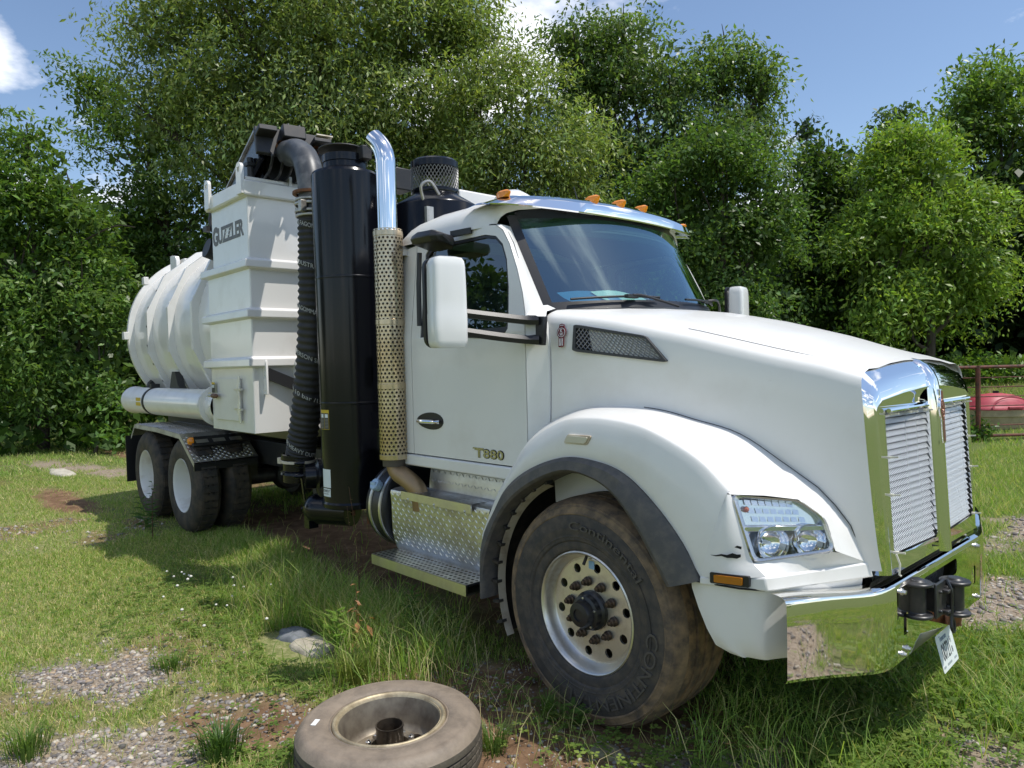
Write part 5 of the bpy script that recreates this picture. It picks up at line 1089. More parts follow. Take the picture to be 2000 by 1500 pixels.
mb = MB(); mb.plate(rrect(-.026, -.011, .026, .011, .002), [], lambda x, y, d: (-.175+x*.62+y*.78, -.265+x*.78*-1+y*.62, .2322+d), .0015); mb.build('weight_clip', mat('white_label', (.8, .8, .78), .5), LW)

# ------------------------------------------------------------------ stones and gravel
def rock(name, c, r, m, label, seed, flat=.35):
    q = np.random.default_rng(seed); b = MB(); rows = []
    n, k = 14, 6
    off = q.random(n)*.35+.8
    for i in range(k):
        t = i/(k-1); rr = math.sin((.12+.88*t)*math.pi/2) if t < 1 else 1
        rows.append([(c[0]+r[0]*off[j]*rr*math.cos(2*math.pi*j/n), c[1]+r[1]*off[j]*rr*math.sin(2*math.pi*j/n), c[2]+r[2]*(1-t**2.5)*(1+.12*math.sin(j*1.7))) for j in range(n)])
    b.grid(rows, True, flip=True); b.add(rows[0], [tuple(range(n))]); o_ = b.build(name, m, ang=35); tag(o_, label, 'stone'); return o_
rock('stone_slab', (-2.13, -1.69, -.01), (.15, .11, .045), mat('stone_grey', (.19, .2, .21), .85, col2=(.12, .13, .14), scale=12), 'dark grey flat stone half hidden in the grass beside the truck', 1)
rock('stone_slab', (-1.86, -1.70, -.01), (.20, .12, .045), mat('stone_tan', (.46, .41, .31), .9, col2=(.34, .3, .23), scale=12, bump=.3, bscale=40), 'tan flat stone lying in front of the grey one in the grass', 2)
rock('stone_slab', (-12.65, -1.13, 0), (.7, .18, .06), mat('stone_pale', (.5, .46, .38), .9, col2=(.36, .33, .27), scale=8), 'long pale stone in the far grass left of the rear wheels', 3)
rock('stone_slab', (.26, -1.33, -.01), (.09, .07, .035), mat('stone_olive', (.21, .19, .12), .9, col2=(.13, .12, .08), scale=20), 'small olive stone on bare soil below the front tyre', 5)
ico = np.array([(0, 0, 1)]+[(.894*math.cos(R(72*k)), .894*math.sin(R(72*k)), .447) for k in range(5)]+[(.894*math.cos(R(72*k+36)), .894*math.sin(R(72*k+36)), -.447) for k in range(5)]+[(0, 0, -1)])
icf = np.array([(0, 1+k, 1+(k+1) % 5) for k in range(5)]+[(1+k, 6+k, 1+(k+1) % 5) for k in range(5)]+[(1+(k+1) % 5, 6+k, 6+(k+1) % 5) for k in range(5)]+[(11, 6+(k+1) % 5, 6+k) for k in range(5)])
def clear(x, y):
    ok = np.hypot(x+.34, y+2.09) > .42
    ok &= ~((blob(x, y, -2.05, -1.74, .26, .17, 20) > 0) | (blob(x, y, -1.80, -1.78, .28, .18, 20) > 0))
    ok &= ~((np.abs(x) < .36) & (y > -1.2) & (y < -.78)); return ok
def pebbles(n, x0, x1, y0, y1, soilw, smin, smax):
    x, y = rng.uniform(x0, x1, n*8), rng.uniform(y0, y1, n*8); g, s_ = masks(x, y)
    k = rng.random(n*8) < np.clip(g+soilw*s_, 0, 1); k &= clear(x, y); x, y = x[k][:n], y[k][:n]; return x, y, smin+(smax-smin)*rng.random(len(x))**3
PB = [pebbles(6500, -3.8, -.4, -3.7, -1.9, .25, .003, .019), pebbles(1600, 1.2, 4.2, -3.4, 1.0, .4, .008, .03), pebbles(1500, -1.4, 1.0, -2.2, -.8, .9, .004, .016), pebbles(1700, .3, 1.6, -.2, 6.5, .4, .008, .03), pebbles(1200, -8, -3.4, -3.9, -1.2, .5, .008, .03)]
px_, py_, ps_ = [np.concatenate([p[k] for p in PB]) for k in range(3)]
n = len(px_); sc = ps_[:, None]*(.6+.7*rng.random((n, 3))); sc[:, 2] *= .6
an = rng.random(n)*6.28; jit = 1+.7*(rng.random((n, 12, 1))-.5); P0 = ico[None]*jit*sc[:, None, :]
ca, sa = np.cos(an)[:, None], np.sin(an)[:, None]
PV = np.stack([P0[..., 0]*ca-P0[..., 1]*sa+px_[:, None], P0[..., 0]*sa+P0[..., 1]*ca+py_[:, None], P0[..., 2]+(terrain(px_, py_)+sc[:, 2]*.15)[:, None]], -1).reshape(-1, 3)
PF = (icf[None]+12*np.arange(n)[:, None, None]).reshape(-1, 3)
pal = np.array([(.29, .26, .235), (.19, .17, .155), (.40, .36, .31), (.25, .22, .21), (.36, .27, .18), (.14, .125, .115), (.48, .43, .36)])
npmesh('gravel', PV, PF, mat('gravel_stone', (1, 1, 1), .85, attr='tint'), np.repeat(pal[rng.integers(0, 7, n)]*(.8+.4*rng.random((n, 1))), 12, 0), kind='stuff', label='loose grey and tan gravel on the bare ground')

# ------------------------------------------------------------------ grass
def blades(x, y, h, w, lean, pal_, seg=True):
    n = len(x); z = terrain(x, y)-.004; a = rng.random(n)*6.283; d = np.stack([np.cos(a), np.sin(a)], 1); b = rng.random(n)*6.283
    s = np.stack([np.cos(b), np.sin(b)], 1)*(w/2)[:, None]; bend = (lean*h*(.3+rng.random(n)))[:, None]*d
    base = np.stack([x, y], 1); zz_ = z[:, None]
    c = pal_[rng.integers(0, len(pal_), n)]*1.75*(.75+.5*rng.random((n, 1)))
    J = lambda p, q: np.concatenate([p, q], 1)
    tip = J(base+bend, zz_+(h*np.sqrt(np.clip(1-(lean*.6)**2, .2, 1)))[:, None])
    if seg:
        mid = base+bend*.35; mz = zz_+(h*.6)[:, None]
        V = np.stack([J(base-s, zz_), J(base+s, zz_), J(mid-s*.8, mz), J(mid+s*.8, mz), tip], 1).reshape(-1, 3)
        F = (np.array([(0, 1, 3), (0, 3, 2), (2, 3, 4)])[None]+5*np.arange(n)[:, None, None]).reshape(-1, 3); return V, F, np.repeat(c, 5, 0)
    V = np.stack([J(base-s, zz_), J(base+s, zz_), tip], 1).reshape(-1, 3); return V, np.arange(3*n).reshape(-1, 3), np.repeat(c, 3, 0)
gp = np.array([(.12, .19, .032), (.145, .225, .04), (.10, .165, .03), (.18, .235, .055), (.24, .25, .085), (.34, .30, .15)])
gl = np.array([(.12, .19, .035), (.15, .225, .042), (.09, .155, .03), (.19, .25, .055), (.28, .26, .11)])
gd = np.array([(.09, .16, .03), (.20, .20, .075), (.33, .28, .14), (.13, .18, .04), (.40, .33, .19)])
def zone(n, x0, x1, y0, y1, hb, wb, pal_, lean=.7, seg=True, thr=.55, hfun=None, dfun=None):
    x, y = rng.uniform(x0, x1, n), rng.uniform(y0, y1, n); g, s_ = masks(x, y)
    cl = .45+.9*fbm(x+60, y, 2.8)
    p = (1-np.clip(blob(x, y, -.35, -1.4, 1.15, .6, 10)*2.4, 0, .9))*np.clip(1-1.0*g-.95*s_, .03, 1)*np.clip(cl*1.25-.12, 0, 1)
    if dfun is not None: p = p*dfun(x, y)
    k = (rng.random(n) < p) & clear(x, y); x, y = x[k], y[k]
    h = hb*(.35+1.1*rng.random(len(x)))*(.6+.9*fbm(x-30, y+8, 1.3))
    if hfun is not None: h = h*hfun(x, y)
    return blades(x, y, h, wb*(.7+.6*rng.random(len(x))), lean, pal_, seg)
def gobj(name, parts, label):
    V, F, Cc = [], [], []; o_ = 0
    for v, f, c in parts: V.append(v); F.append(f+o_); Cc.append(c); o_ += len(v)
    return npmesh(name, np.concatenate(V), np.concatenate(F), mat('grass_blade', (1, 1, 1), .55, attr='tint', trans=.35, spec=.3), np.concatenate(Cc), kind='stuff', label=label)
tall = lambda x, y: 1+3.0*np.clip(blob(x, y, -2.1, -1.35, 1.7, .55, 8), 0, 1)+2.2*np.clip(blob(x, y, -4.2, -.9, 1.6, .5, 0), 0, 1)+1.5*np.clip(blob(x, y, -6.4, -1.5, 1.0, .4, 0), 0, 1)
gobj('lawn_grass', [zone(45000, -6, .9, -3.9, -.9, .05, .0034, gd, lean=1.5), zone(120000, -6, .9, -3.9, -.75, .042, .0045, gp, hfun=tall), zone(70000, -13, -6, -4.5, .6, .05, .008, gp, seg=False), zone(35000, -13, -6, -4.5, .6, .05, .006, gd, lean=1.4, seg=False), zone(50000, -24, -13, -6, 3, .07, .016, gp, seg=False)], 'short patchy green and straw lawn grass left of the truck')
gobj('verge_grass', [zone(60000, -.6, 2.2, -1.3, 3.2, .085, .006, gl, hfun=lambda x, y: 1+.7*np.clip(blob(x, y, 1.35, .2, .8, 1.6), 0, 1)), zone(50000, -1.5, 2.5, 3.2, 12, .08, .009, gp, seg=False), zone(60000, -8, 4, 12, 36, .10, .022, gl, seg=False), zone(9000, -8, -.6, -.75, 1.2, .12, .006, gl), zone(26000, 2.2, 5.5, -4.5, 2.5, .1, .008, gp, seg=False)], 'lush green grass and clover right of the truck')
x = rng.normal(-2.0, .65, 5200); y = rng.normal(-1.42, .20, 5200); k = (y < -1.0) & (y > -2.0) & (x < -.95+.25*rng.random(5200)) & clear(x, y); x, y = x[k], y[k]
x2 = rng.normal(-.15, .5, 420); y2 = rng.normal(-1.45, .18, 420); k = clear(x2, y2); x2, y2 = x2[k], y2[k]
x3, y3 = rng.uniform(.45, 1.25, 700), rng.uniform(-1.2, -.5, 700)
gobj('tall_grass', [blades(x, y, .10+.30*rng.random(len(x))**2, np.full(len(x), .0055), .75, gl), blades(x[:1500]+.05, y[:1500], .15+.25*rng.random(min(1500, len(x))), np.full(min(1500, len(x)), .0035), .6, gd), blades(x2, y2, .06+.22*rng.random(len(x2))**2, np.full(len(x2), .0035), .9, gd), blades(x3, y3, .08+.3*rng.random(len(x3))**2, np.full(len(x3), .0045), .8, gl)], 'taller uncut grass and dry stalks beside the truck')

# clover leaves: three leaflets
def clover(n, reg, hmax):
    x, y = rng.normal(reg[0], reg[2], n), rng.normal(reg[1], reg[3], n); g, s_ = masks(x, y); k = (rng.random(n) > .75*np.maximum(g, s_)) & clear(x, y); x, y = x[k], y[k]; n = len(x)
    z = terrain(x, y)+.02+hmax*rng.random(n); V, F = [], []
    a0 = rng.random(n)*6.28; r = .007+.011*rng.random(n)
    c = gl[rng.integers(0, 4, n)]*(.8+.5*rng.random((n, 1)))
    vs_ = []
    for q in range(3):
        a = a0+2.094*q; d = np.stack([np.cos(a), np.sin(a)], 1); e = np.stack([-np.sin(a), np.cos(a)], 1); b = np.stack([x, y], 1); t = .4*(rng.random(n)-.3)*r
        mk_ = lambda p, zz__: np.concatenate([p, zz__[:, None]], 1)
        vs_ += [mk_(b, z), mk_(b+d*r[:, None]+e*(r*.75)[:, None], z+t), mk_(b+d*(1.9*r)[:, None], z+t), mk_(b+d*r[:, None]-e*(r*.75)[:, None], z+t)]
    V = np.stack(vs_, 1).reshape(-1, 3); F = np.arange(12*n).reshape(-1, 4); return V, F, np.repeat(c, 12, 0)
parts = [clover(4200, (1.45, .1, .45, .9), .10), clover(1800, (.8, -.8, .35, .4), .08), clover(1500, (-3.2, -1.9, .8, .35), .04), clover(700, (-1.5, -1.9, .6, .3), .04), clover(700, (-.7, -2.5, .35, .3), .03), clover(1200, (.1, -1.35, .5, .15), .06)]
gobj('clover', parts, 'low clover and broadleaf ground cover') if 0 else None
V, F, Cc, o_ = [], [], [], 0
for v, f, c in parts: V.append(v); F.append(f+o_); Cc.append(c); o_ += len(v)
npmesh('clover', np.concatenate(V), np.concatenate(F), MATS['grass_blade'], np.concatenate(Cc), kind='stuff', label='low clover leaves spread through the grass')
V, F = [], []; nb = 22
bx, by = rng.normal(-3.1, .55, nb), rng.normal(-1.75, .22, nb); br = .009+.004*rng.random(nb)
FV = (ico[None]*br[:, None, None]*np.array([1, 1, .8])+np.stack([bx, by, terrain(bx, by)+.10+.05*rng.random(nb)], 1)[:, None, :]).reshape(-1, 3)
npmesh('clover_blossoms', FV, (icf[None]+12*np.arange(nb)[:, None, None]).reshape(-1, 3), mat('blossom_white', (.75, .72, .66), .8), None, kind='stuff', label='small white clover blossoms dotted in the lawn')

# ------------------------------------------------------------------ single weeds
def leafq(p, d, up, L, w, fold=.15):
    p, d, up = V3(p), V3(d), V3(up); d = d/np.linalg.norm(d); s_ = np.cross(d, up); s_ /= (np.linalg.norm(s_)+1e-9); n_ = np.cross(s_, d)
    return [p, p+d*L*.45+s_*w/2+n_*w*fold, p+d*L-n_*L*.12, p+d*L*.45-s_*w/2+n_*w*fold]
GW = {}
def wm(col):
    k = 'weed_%d_%d_%d' % tuple(int(c*1000) for c in col)
    return mat(k, col, .5, col2=tuple(c*.7 for c in col), scale=20, trans=.3, spec=.3)
def weed(name, label, base, stems, col, stemcol, cat='weed'):
    t = thing(name, label, cat, base, 'weeds by the truck'); sb, fb_ = MB(), MB()
    for st in stems:
        P = cr(st['path'], 4); sb.tube(P, list(np.linspace(st.get('r', .004), st.get('r', .004)*.35, len(P))), 5)
        q = st['n']; rr = random.Random(st.get('seed', 1))
        for i in range(q):
            t_ = st.get('from', .15)+(1-st.get('from', .15))*i/max(1, q-1); p = P[min(len(P)-1, int(t_*(len(P)-1)))]; a = i*2.4+rr.random()*.6; dr = V3((math.cos(a), math.sin(a), st.get('lift', .4)+.3*(rr.random()-.5)))
            L = st['L']*(1-.45*t_)*(.8+.4*rr.random())
            if st.get('pinnate'):
                dn = dr/np.linalg.norm(dr); sd = np.cross(dn, (0, 0, 1)); sd /= np.linalg.norm(sd)
                for m_ in range(6):
                    for sg in (1, -1): fb_.add(leafq(p+dn*L*(.15+.14*m_), dn*.7+sd*sg, (0, 0, 1), L*.36*(1-.1*m_), L*.14), [(0, 1, 2, 3)])
                fb_.add(leafq(p, dn, (0, 0, 1), L*1.05, L*.10), [(0, 1, 2, 3)])
            else: fb_.add(leafq(p, dr, (0, 0, 1), L, L*st.get('asp', .22)), [(0, 1, 2, 3)])
    sb.build('stem', wm(stemcol), t); fb_.build('foliage', wm(col), t, smooth=False)
def up(h, lx=0, ly=0, k=4): return [(lx*(i/k)**1.5, ly*(i/k)**1.5, h*i/k) for i in range(k+1)]
GRN, BRT, DRK, BRN, RDB = (.10, .19, .03), (.17, .29, .04), (.06, .13, .03), (.42, .2, .09), (.13, .07, .045)
weed('ragweed', 'bright green feathery ragweed standing left of the brown-leaved weed', (-1.63, -1.66, 0), [dict(path=up(.30, .03, .02), n=14, L=.14, pinnate=True, seed=1), dict(path=up(.22, -.08, .03), n=8, L=.11, pinnate=True, seed=2)], BRT, GRN)
weed('leafy_weed', 'upright leafy green weed growing in front of the lower step', (-1.44, -1.22, 0), [dict(path=up(.38, .02, 0), n=34, L=.12, asp=.2, lift=.55, seed=3), dict(path=up(.30, .06, -.03), n=22, L=.10, asp=.2, lift=.5, seed=4)], GRN, GRN)
weed('leafy_weed', 'narrow-leaved drooping green weed below the front corner of the step', (-1.22, -1.08, 0), [dict(path=up(.26, .04, -.02), n=18, L=.16, asp=.14, lift=.1, seed=5), dict(path=up(.22, -.06, -.02), n=12, L=.15, asp=.14, lift=.2, seed=6)], DRK, GRN)
weed('dry_stem', 'thin reddish branching stem with tiny leaves beside the step', (-1.98, -1.28, 0), [dict(path=[(0, 0, 0), (.0, 0, .3), (-.02, 0, .6), (-.06, -.02, .95)], n=24, L=.03, asp=.4, r=.005, seed=7, **{'from': .35}), dict(path=[(0, 0, .32), (.06, .02, .5), (.12, .03, .75)], n=14, L=.03, asp=.4, r=.003, seed=8), dict(path=[(0, 0, .35), (-.10, -.02, .5), (-.17, -.03, .66)], n=12, L=.03, asp=.4, r=.003, seed=9), dict(path=[(-.01, 0, .5), (-.10, 0, .65), (-.13, 0, .8)], n=10, L=.028, asp=.4, r=.0025, seed=10)], (.26, .17, .07), RDB)
weed('brown_leaved_weed', 'withered weed with orange brown leaves among green grass', (-1.50, -1.56, 0), [dict(path=up(.34, -.05, .0), n=9, L=.13, asp=.34, lift=-.4, seed=11), dict(path=up(.26, .08, .02), n=7, L=.13, asp=.36, lift=-.5, seed=12), dict(path=up(.42, -.10, .04), n=8, L=.07, asp=.4, lift=.0, seed=13)], BRN, (.2, .1, .05))
weed('young_fern_weed', 'small ferny green weed against the bottom of the front tyre', (-.02, -1.28, 0), [dict(path=up(.14, .06, -.03), n=8, L=.11, pinnate=True, seed=14), dict(path=up(.12, .12, 0), n=6, L=.09, pinnate=True, seed=15)], GRN, GRN)
weed('oak_seedling', 'slim seedling with lobed leaves in front of the nearer rear wheel', (-5.72, -1.55, 0), [dict(path=up(.62, -.02, .02), n=26, L=.10, asp=.42, lift=.3, seed=16, r=.006, **{'from': .25})], DRK, RDB)
weed('leafy_weed', 'leafy weed growing between the two rear wheels', (-6.35, -1.45, 0), [dict(path=up(.36, -.1, 0), n=16, L=.22, asp=.24, lift=.25, seed=17), dict(path=up(.30, .14, .05), n=14, L=.2, asp=.24, lift=.3, seed=18)], (.08, .16, .035), GRN)
def tuft(base, n, h, col, label, sp=.09, seed=0, wd=.0045):
    q = random.Random(seed); b = MB()
    for i in range(n):
        a = q.random()*6.283; r = sp*q.random(); l = h*(.5+.6*q.random()); o_ = V3((r*math.cos(a), r*math.sin(a), 0)); d = V3((math.cos(a), math.sin(a), 0))*(.25+.5*q.random())*l
        s_ = V3((-math.sin(a), math.cos(a), 0))*wd/2; m_ = o_+d*.3+V3((0, 0, l*.6)); t_ = o_+d+V3((0, 0, l*(.75+.2*q.random())))
        b.add([o_-s_, o_+s_, m_+s_*.8, m_-s_*.8, t_], [(0, 1, 2, 3), (3, 2, 4)])
    o2 = b.build('grass_tuft', wm(col), smooth=False); o2.location = base; tag(o2, label, 'grass tuft', 'tufts of grass by the loose wheel'); return o2
tuft((-1.20, -1.78, 0), 260, .21, (.19, .23, .05), 'yellow green grass tuft just behind the loose wheel', .09, 1)
tuft((-.96, -2.60, 0), 170, .17, (.08, .15, .03), 'dark green grass clump on gravel left of the loose wheel', .10, 2, .009)
tuft((-.10, -1.70, 0), 150, .17, (.12, .2, .04), 'green grass tuft right of the loose wheel', .07, 3)
tuft((-.14, -1.30, 0), 120, .15, (.10, .18, .03), 'small bright grass tuft left of the front tyre base', .04, 4)
tuft((-1.63, -3.25, 0), 150, .16, (.13, .21, .04), 'blurred green grass tuft at the bottom left corner', .10, 5, .006)
tuft((-2.15, -2.45, 0), 130, .10, (.11, .19, .035), 'low spreading green tuft in the middle of the gravel', .12, 6, .006)

# ------------------------------------------------------------------ gate, tub
gd_ = V3((.674, .739, 0)); g0 = V3((-1.93, 12.7, 0)); gz = float(terrain(-1.93, 12.7))
GTE = thing('metal_gate', 'rusty brown pipe gate with thin rails beyond the truck nose', 'gate', tuple(g0))
for t_ in (0, -2.6, 2.9):
    mb = MB(); mb.tube([gd_*t_+V3((0, 0, -.1)), gd_*t_+V3((0, 0, 1.5))], .045 if t_ == 0 else .05, 10); mb.build('post', GT, GTE)
for z, r in ((1.47, .032), (1.26, .011), (1.07, .011), (.88, .011), (.695, .011), (.31, .011), (.10, .03)):
    mb = MB(); mb.tube([gd_*-2.6+V3((0, 0, z)), gd_*2.9+V3((0, 0, z))], r, 8); mb.build('rail', GT, GTE)
c0 = V3((-2.17, 14.95, float(terrain(-2.17, 14.95))))
TB = thing('sand_tub', 'faded red domed lid on a beige plastic tub behind the gate', 'tub', tuple(c0))
def oval(rx, ry, z, n=40): return [tuple(gd_*rx*math.copysign(abs(math.cos(t))**.7, math.cos(t))+V3((-.739, .674, 0))*ry*math.copysign(abs(math.sin(t))**.7, math.sin(t))+V3((0, 0, z))) for t in np.arange(n)/n*2*math.pi]
mb = MB(); mb.grid([oval(.55, .42, -.02), oval(.58, .44, .05), oval(.61, .47, .25), oval(.64, .5, .27), oval(.645, .505, .42)], True); mb.build('tub_base', mat('tub_beige', (.42, .34, .21), .6, col2=(.33, .26, .16), scale=5), TB, ang=30)
mb = MB(); mb.grid([oval(.645, .505, .41), oval(.66, .52, .42), oval(.655, .515, .45), oval(.60, .48, .48), oval(.55, .44, .56), oval(.45, .38, .66), oval(.30, .28, .73), oval(.10, .1, .765)], True); top_ = oval(.10, .1, .765); mb.add(top_, [tuple(range(40))]); lid = mb.build('tub_lid', mat('tub_red', (.46, .07, .09), .5, col2=(.36, .045, .06), scale=4), TB, ang=50)
mb = MB(); vv = V3((.739, -.674, 0))
mb.grid([[tuple(gd_*(.05+r*1.15*math.cos(a))+vv*(.50-.10*max(0, math.sin(a)))+V3((0, 0, .45+r*.62*math.sin(a)))) for a in np.linspace(0, math.pi, 20)] for r in (.40, .36)]); mb.box(gd_*.08+vv*.52+V3((0, 0, .465)), (.32, .06, .05), (gd_, vv, (0, 0, 1))); mb.build('lid_moulding', MATS['tub_red'], lid, bevel=.01)
mb = MB(); mb.box(V3((0, 0, .79)), (.1, .1, .05)); mb.build('lid_knob', BP, lid)

# ------------------------------------------------------------------ trees
def leaf_cloud(lobes, dens, size, asp, seed, clump=.34, droop=.3, per=26, ins=.5, gap=1., thr_=-.55):
    q = np.random.default_rng(seed); CV = []
    for (x, y, z, rh, rv) in lobes:
        n = max(6, int(dens*rh*rv*3.1))
        d = q.normal(size=(n, 3)); d /= np.linalg.norm(d, axis=1)[:, None]; r = (ins+(1-ins)*q.random(n)**.6)[:, None]
        wob = 1+.28*np.sin(d[:, :1]*5.1+seed)+.16*np.sin(d[:, 2:]*7+d[:, 1:2]*4)
        pc_ = np.array([x, y, z])+d*r*wob*np.array([rh, rh, rv]); f1 = 1.7/max(.5, gap)
        nz_ = np.sin(pc_[:, 0]*f1+1.3*np.sin(pc_[:, 2]*f1*.8))+np.sin(pc_[:, 1]*f1*1.1+pc_[:, 2]*f1*.9)+np.sin(pc_[:, 2]*f1*1.7-pc_[:, 0]*.6)
        CV.append(pc_[nz_ > thr_])
    c = np.concatenate(CV); nC = len(c); sh_ = .6+.8*q.random(nC)
    cen = np.mean([l[:3] for l in lobes], 0); oc = c-cen; oc /= (np.linalg.norm(oc, axis=1)[:, None]+1e-6)
    sn = oc*.55+np.array([0, 0, .85])+q.normal(size=(nC, 3))*.35; sn /= np.linalg.norm(sn, axis=1)[:, None]      # each spray is a tilted, flattish fan of leaves
    off = np.clip(q.normal(size=(nC, per, 3)), -1.7, 1.7)*clump*(.7+.7*q.random((nC, 1, 1))); off -= sn[:, None, :]*(off*sn[:, None, :]).sum(-1, keepdims=True)*.72
    off -= np.array([0, 0, 1])*(off**2).sum(-1, keepdims=True)*.35
    p = (c[:, None, :]+off).reshape(-1, 3); n = len(p); outv = np.repeat(oc, per, 0)
    dr = q.normal(size=(n, 3))+outv*.5-np.array([0, 0, droop]); dr /= np.linalg.norm(dr, axis=1)[:, None]
    nr = q.normal(size=(n, 3))*.42+np.repeat(sn, per, 0)*1.1; s_ = np.cross(dr, nr); s_ /= (np.linalg.norm(s_, axis=1)[:, None]+1e-6); nn = np.cross(s_, dr)
    L = (size*(.65+.7*q.random(n)))[:, None]; w_ = L*asp
    V = np.stack([p, p+dr*L*.5+s_*w_*.5+nn*w_*.18, p+dr*L, p+dr*L*.5-s_*w_*.5+nn*w_*.18], 1).reshape(-1, 3)
    t = np.repeat(sh_, per)[:, None]*(.75+.5*q.random((n, 1)))*np.array([1, 1, 1])+0
    hue = (q.random((n, 1))-.5)*.3; t = t*np.concatenate([1+hue, np.ones((n, 1)), 1-hue*.6], 1)
    # inner leaves that close the crown, tinted darker to paint in its shade
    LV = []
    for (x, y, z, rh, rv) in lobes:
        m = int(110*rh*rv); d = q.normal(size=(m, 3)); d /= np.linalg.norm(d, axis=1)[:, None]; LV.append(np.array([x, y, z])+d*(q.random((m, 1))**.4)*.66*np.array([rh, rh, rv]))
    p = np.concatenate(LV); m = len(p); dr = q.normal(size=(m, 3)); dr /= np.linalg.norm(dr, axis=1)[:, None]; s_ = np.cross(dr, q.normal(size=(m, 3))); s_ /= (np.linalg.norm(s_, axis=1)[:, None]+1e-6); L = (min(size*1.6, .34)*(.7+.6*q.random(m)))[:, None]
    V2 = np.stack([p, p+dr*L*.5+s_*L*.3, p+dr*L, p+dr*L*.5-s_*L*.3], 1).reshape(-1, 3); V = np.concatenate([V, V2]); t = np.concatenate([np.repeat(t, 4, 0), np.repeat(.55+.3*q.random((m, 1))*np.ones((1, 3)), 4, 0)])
    return V, np.arange(len(V)).reshape(-1, 4), t
BARK = mat('bark', (.09, .07, .055), .9, col2=(.05, .04, .032), scale=8, bump=.5, bscale=14, stretch=(1, 1, .2))
def leafm(name, col): return mat('leaf_'+name, col, .38, attr='tint', trans=.36, spec=.3)
def tree(name, label, lobes, col, dens=16, size=.15, asp=.5, seed=1, clump=.34, droop=.3, trunk=None, tr=.16, per=26, thr_=-.35, cat='tree', group='trees behind the yard', limbs=True):
    lob = np.array(lobes); bx_, by_ = trunk if trunk is not None else (lob[:, 0].mean(), lob[:, 1].mean()); bz = float(terrain(bx_, by_)); t = thing(name, label, cat, (bx_, by_, bz), group)
    zt = lob[:, 2].max(); mb = MB(); b = V3((0, 0, -.1)); q = random.Random(seed)
    main = cr([b, V3((.1, .05, zt*.3-bz*.3)), V3((lob[:, 0].mean()-bx_, lob[:, 1].mean()-by_, (zt-bz)*.6)), V3((lob[:, 0].mean()-bx_+.2, lob[:, 1].mean()-by_, (zt-bz)*.92))], 5); mb.tube(main, list(np.linspace(tr, tr*.15, len(main))), 9)
    if limbs:
        for l in lobes:
            e = V3((l[0]-bx_, l[1]-by_, l[2]-bz)); k = min(len(main)-1, max(2, int(len(main)*.8*(e[2]/(zt-bz+.1))*.75))); s0 = main[k]
            pth = cr([s0, s0*.5+e*.5+V3((q.uniform(-.3, .3), q.uniform(-.3, .3), -.25)), e, e+V3((q.uniform(-.4, .4), q.uniform(-.4, .4), l[4]*.7))], 4); mb.tube(pth, list(np.linspace(tr*.42, .012, len(pth))), 6)
            for _ in range(3):
                f_ = e+V3((q.uniform(-1, 1)*l[3], q.uniform(-1, 1)*l[3], q.uniform(-.3, .9)*l[4])); pp = cr([pth[len(pth)//2], e*.4+f_*.6+V3((0, 0, -.1)), f_], 3); mb.tube(pp, list(np.linspace(tr*.2, .008, len(pp))), 5)
    mb.build('trunk', BARK, t)
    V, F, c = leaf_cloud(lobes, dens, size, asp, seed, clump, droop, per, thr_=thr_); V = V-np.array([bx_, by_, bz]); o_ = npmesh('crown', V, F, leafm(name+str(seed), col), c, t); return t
T1 = [(-17.91, -.56, 6.68, 1.34, 1.34), (-17.17, .21, 5.56, 1.21, 1.34), (-18.14, -.91, 4.38, 1.58, 1.58), (-17.08, .22, 3.37, 1.34, 1.46), (-17.89, -.74, 1.95, 1.7, 1.46), (-16.83, .42, 1.66, 1.09, 1.21), (-18.9, -1.8, 3.4, 1.6, 1.6), (-18.6, -1.5, 5.6, 1.2, 1.2)]
T2 = [(-22.5, 1.97, 10.11, 1.1, 1.26), (-21.44, 3.07, 8.5, 1.73, 1.57), (-20.9, 3.58, 6.6, 2.04, 1.73), (-21.85, 2.49, 5.38, 1.73, 1.73), (-21.1, 3.23, 3.47, 1.73, 1.73), (-20.2, 4.6, 5.2, 1.8, 1.8), (-19.6, 5.0, 3.3, 1.7, 1.7)]
T3 = [(-18.9, 3., 11.3, 1.57, 1.14), (-17.46, 4.59, 11.53, 2.14, 1.29), (-15.91, 6.27, 11.19, 2.29, 1.43), (-14.37, 7.96, 11.13, 2.14, 1.43), (-13.41, 9.02, 11.38, 1.14, 1.14), (-18.03, 3.88, 9.41, 2.14, 1.43), (-16.29, 5.76, 8.92, 2.57, 1.71), (-14.56, 7.66, 8.86, 2.43, 1.71), (-13.69, 8.57, 7.68, 1.43, 1.43), (-17.06, 4.86, 7.38, 2.14, 1.29), (-15.32, 6.75, 7.03, 2.14, 1.29), (-18.99, 2.81, 8.88, 1.14, 1.0), (-15.92, 6.35, 13.19, 3.71, 1.29)]
T4 = [(-10.96, 8.62, 8.33, 1.3, 1.35), (-10.26, 9.33, 7.02, 1.35, 1.1), (-11.3, 8.17, 6.68, 1.41, 1.03), (-9.74, 9.86, 6.1, 1.0, .6), (-11.57, 7.96, 8.61, .9, .9), (-10.9, 8.6, 5.2, 1.4, 1.0)]
T5 = [(-14.02, 14.32, 12.01, 1.2, 1.45), (-12.87, 15.6, 12.31, 1.5, 1.2), (-13.55, 14.75, 9.94, 1.89, 1.89), (-11.94, 16.57, 11.08, 1.8, 1.6), (-10.55, 18.1, 11.37, 1.4, 1.15), (-9.8, 18.9, 10.65, .69, 1.1), (-10.31, 18.27, 9.13, 1.54, 1.54), (-12.16, 16.23, 8.69, 2.06, 1.71), (-13.0, 15.2, 7.0, 2., 1.6)]
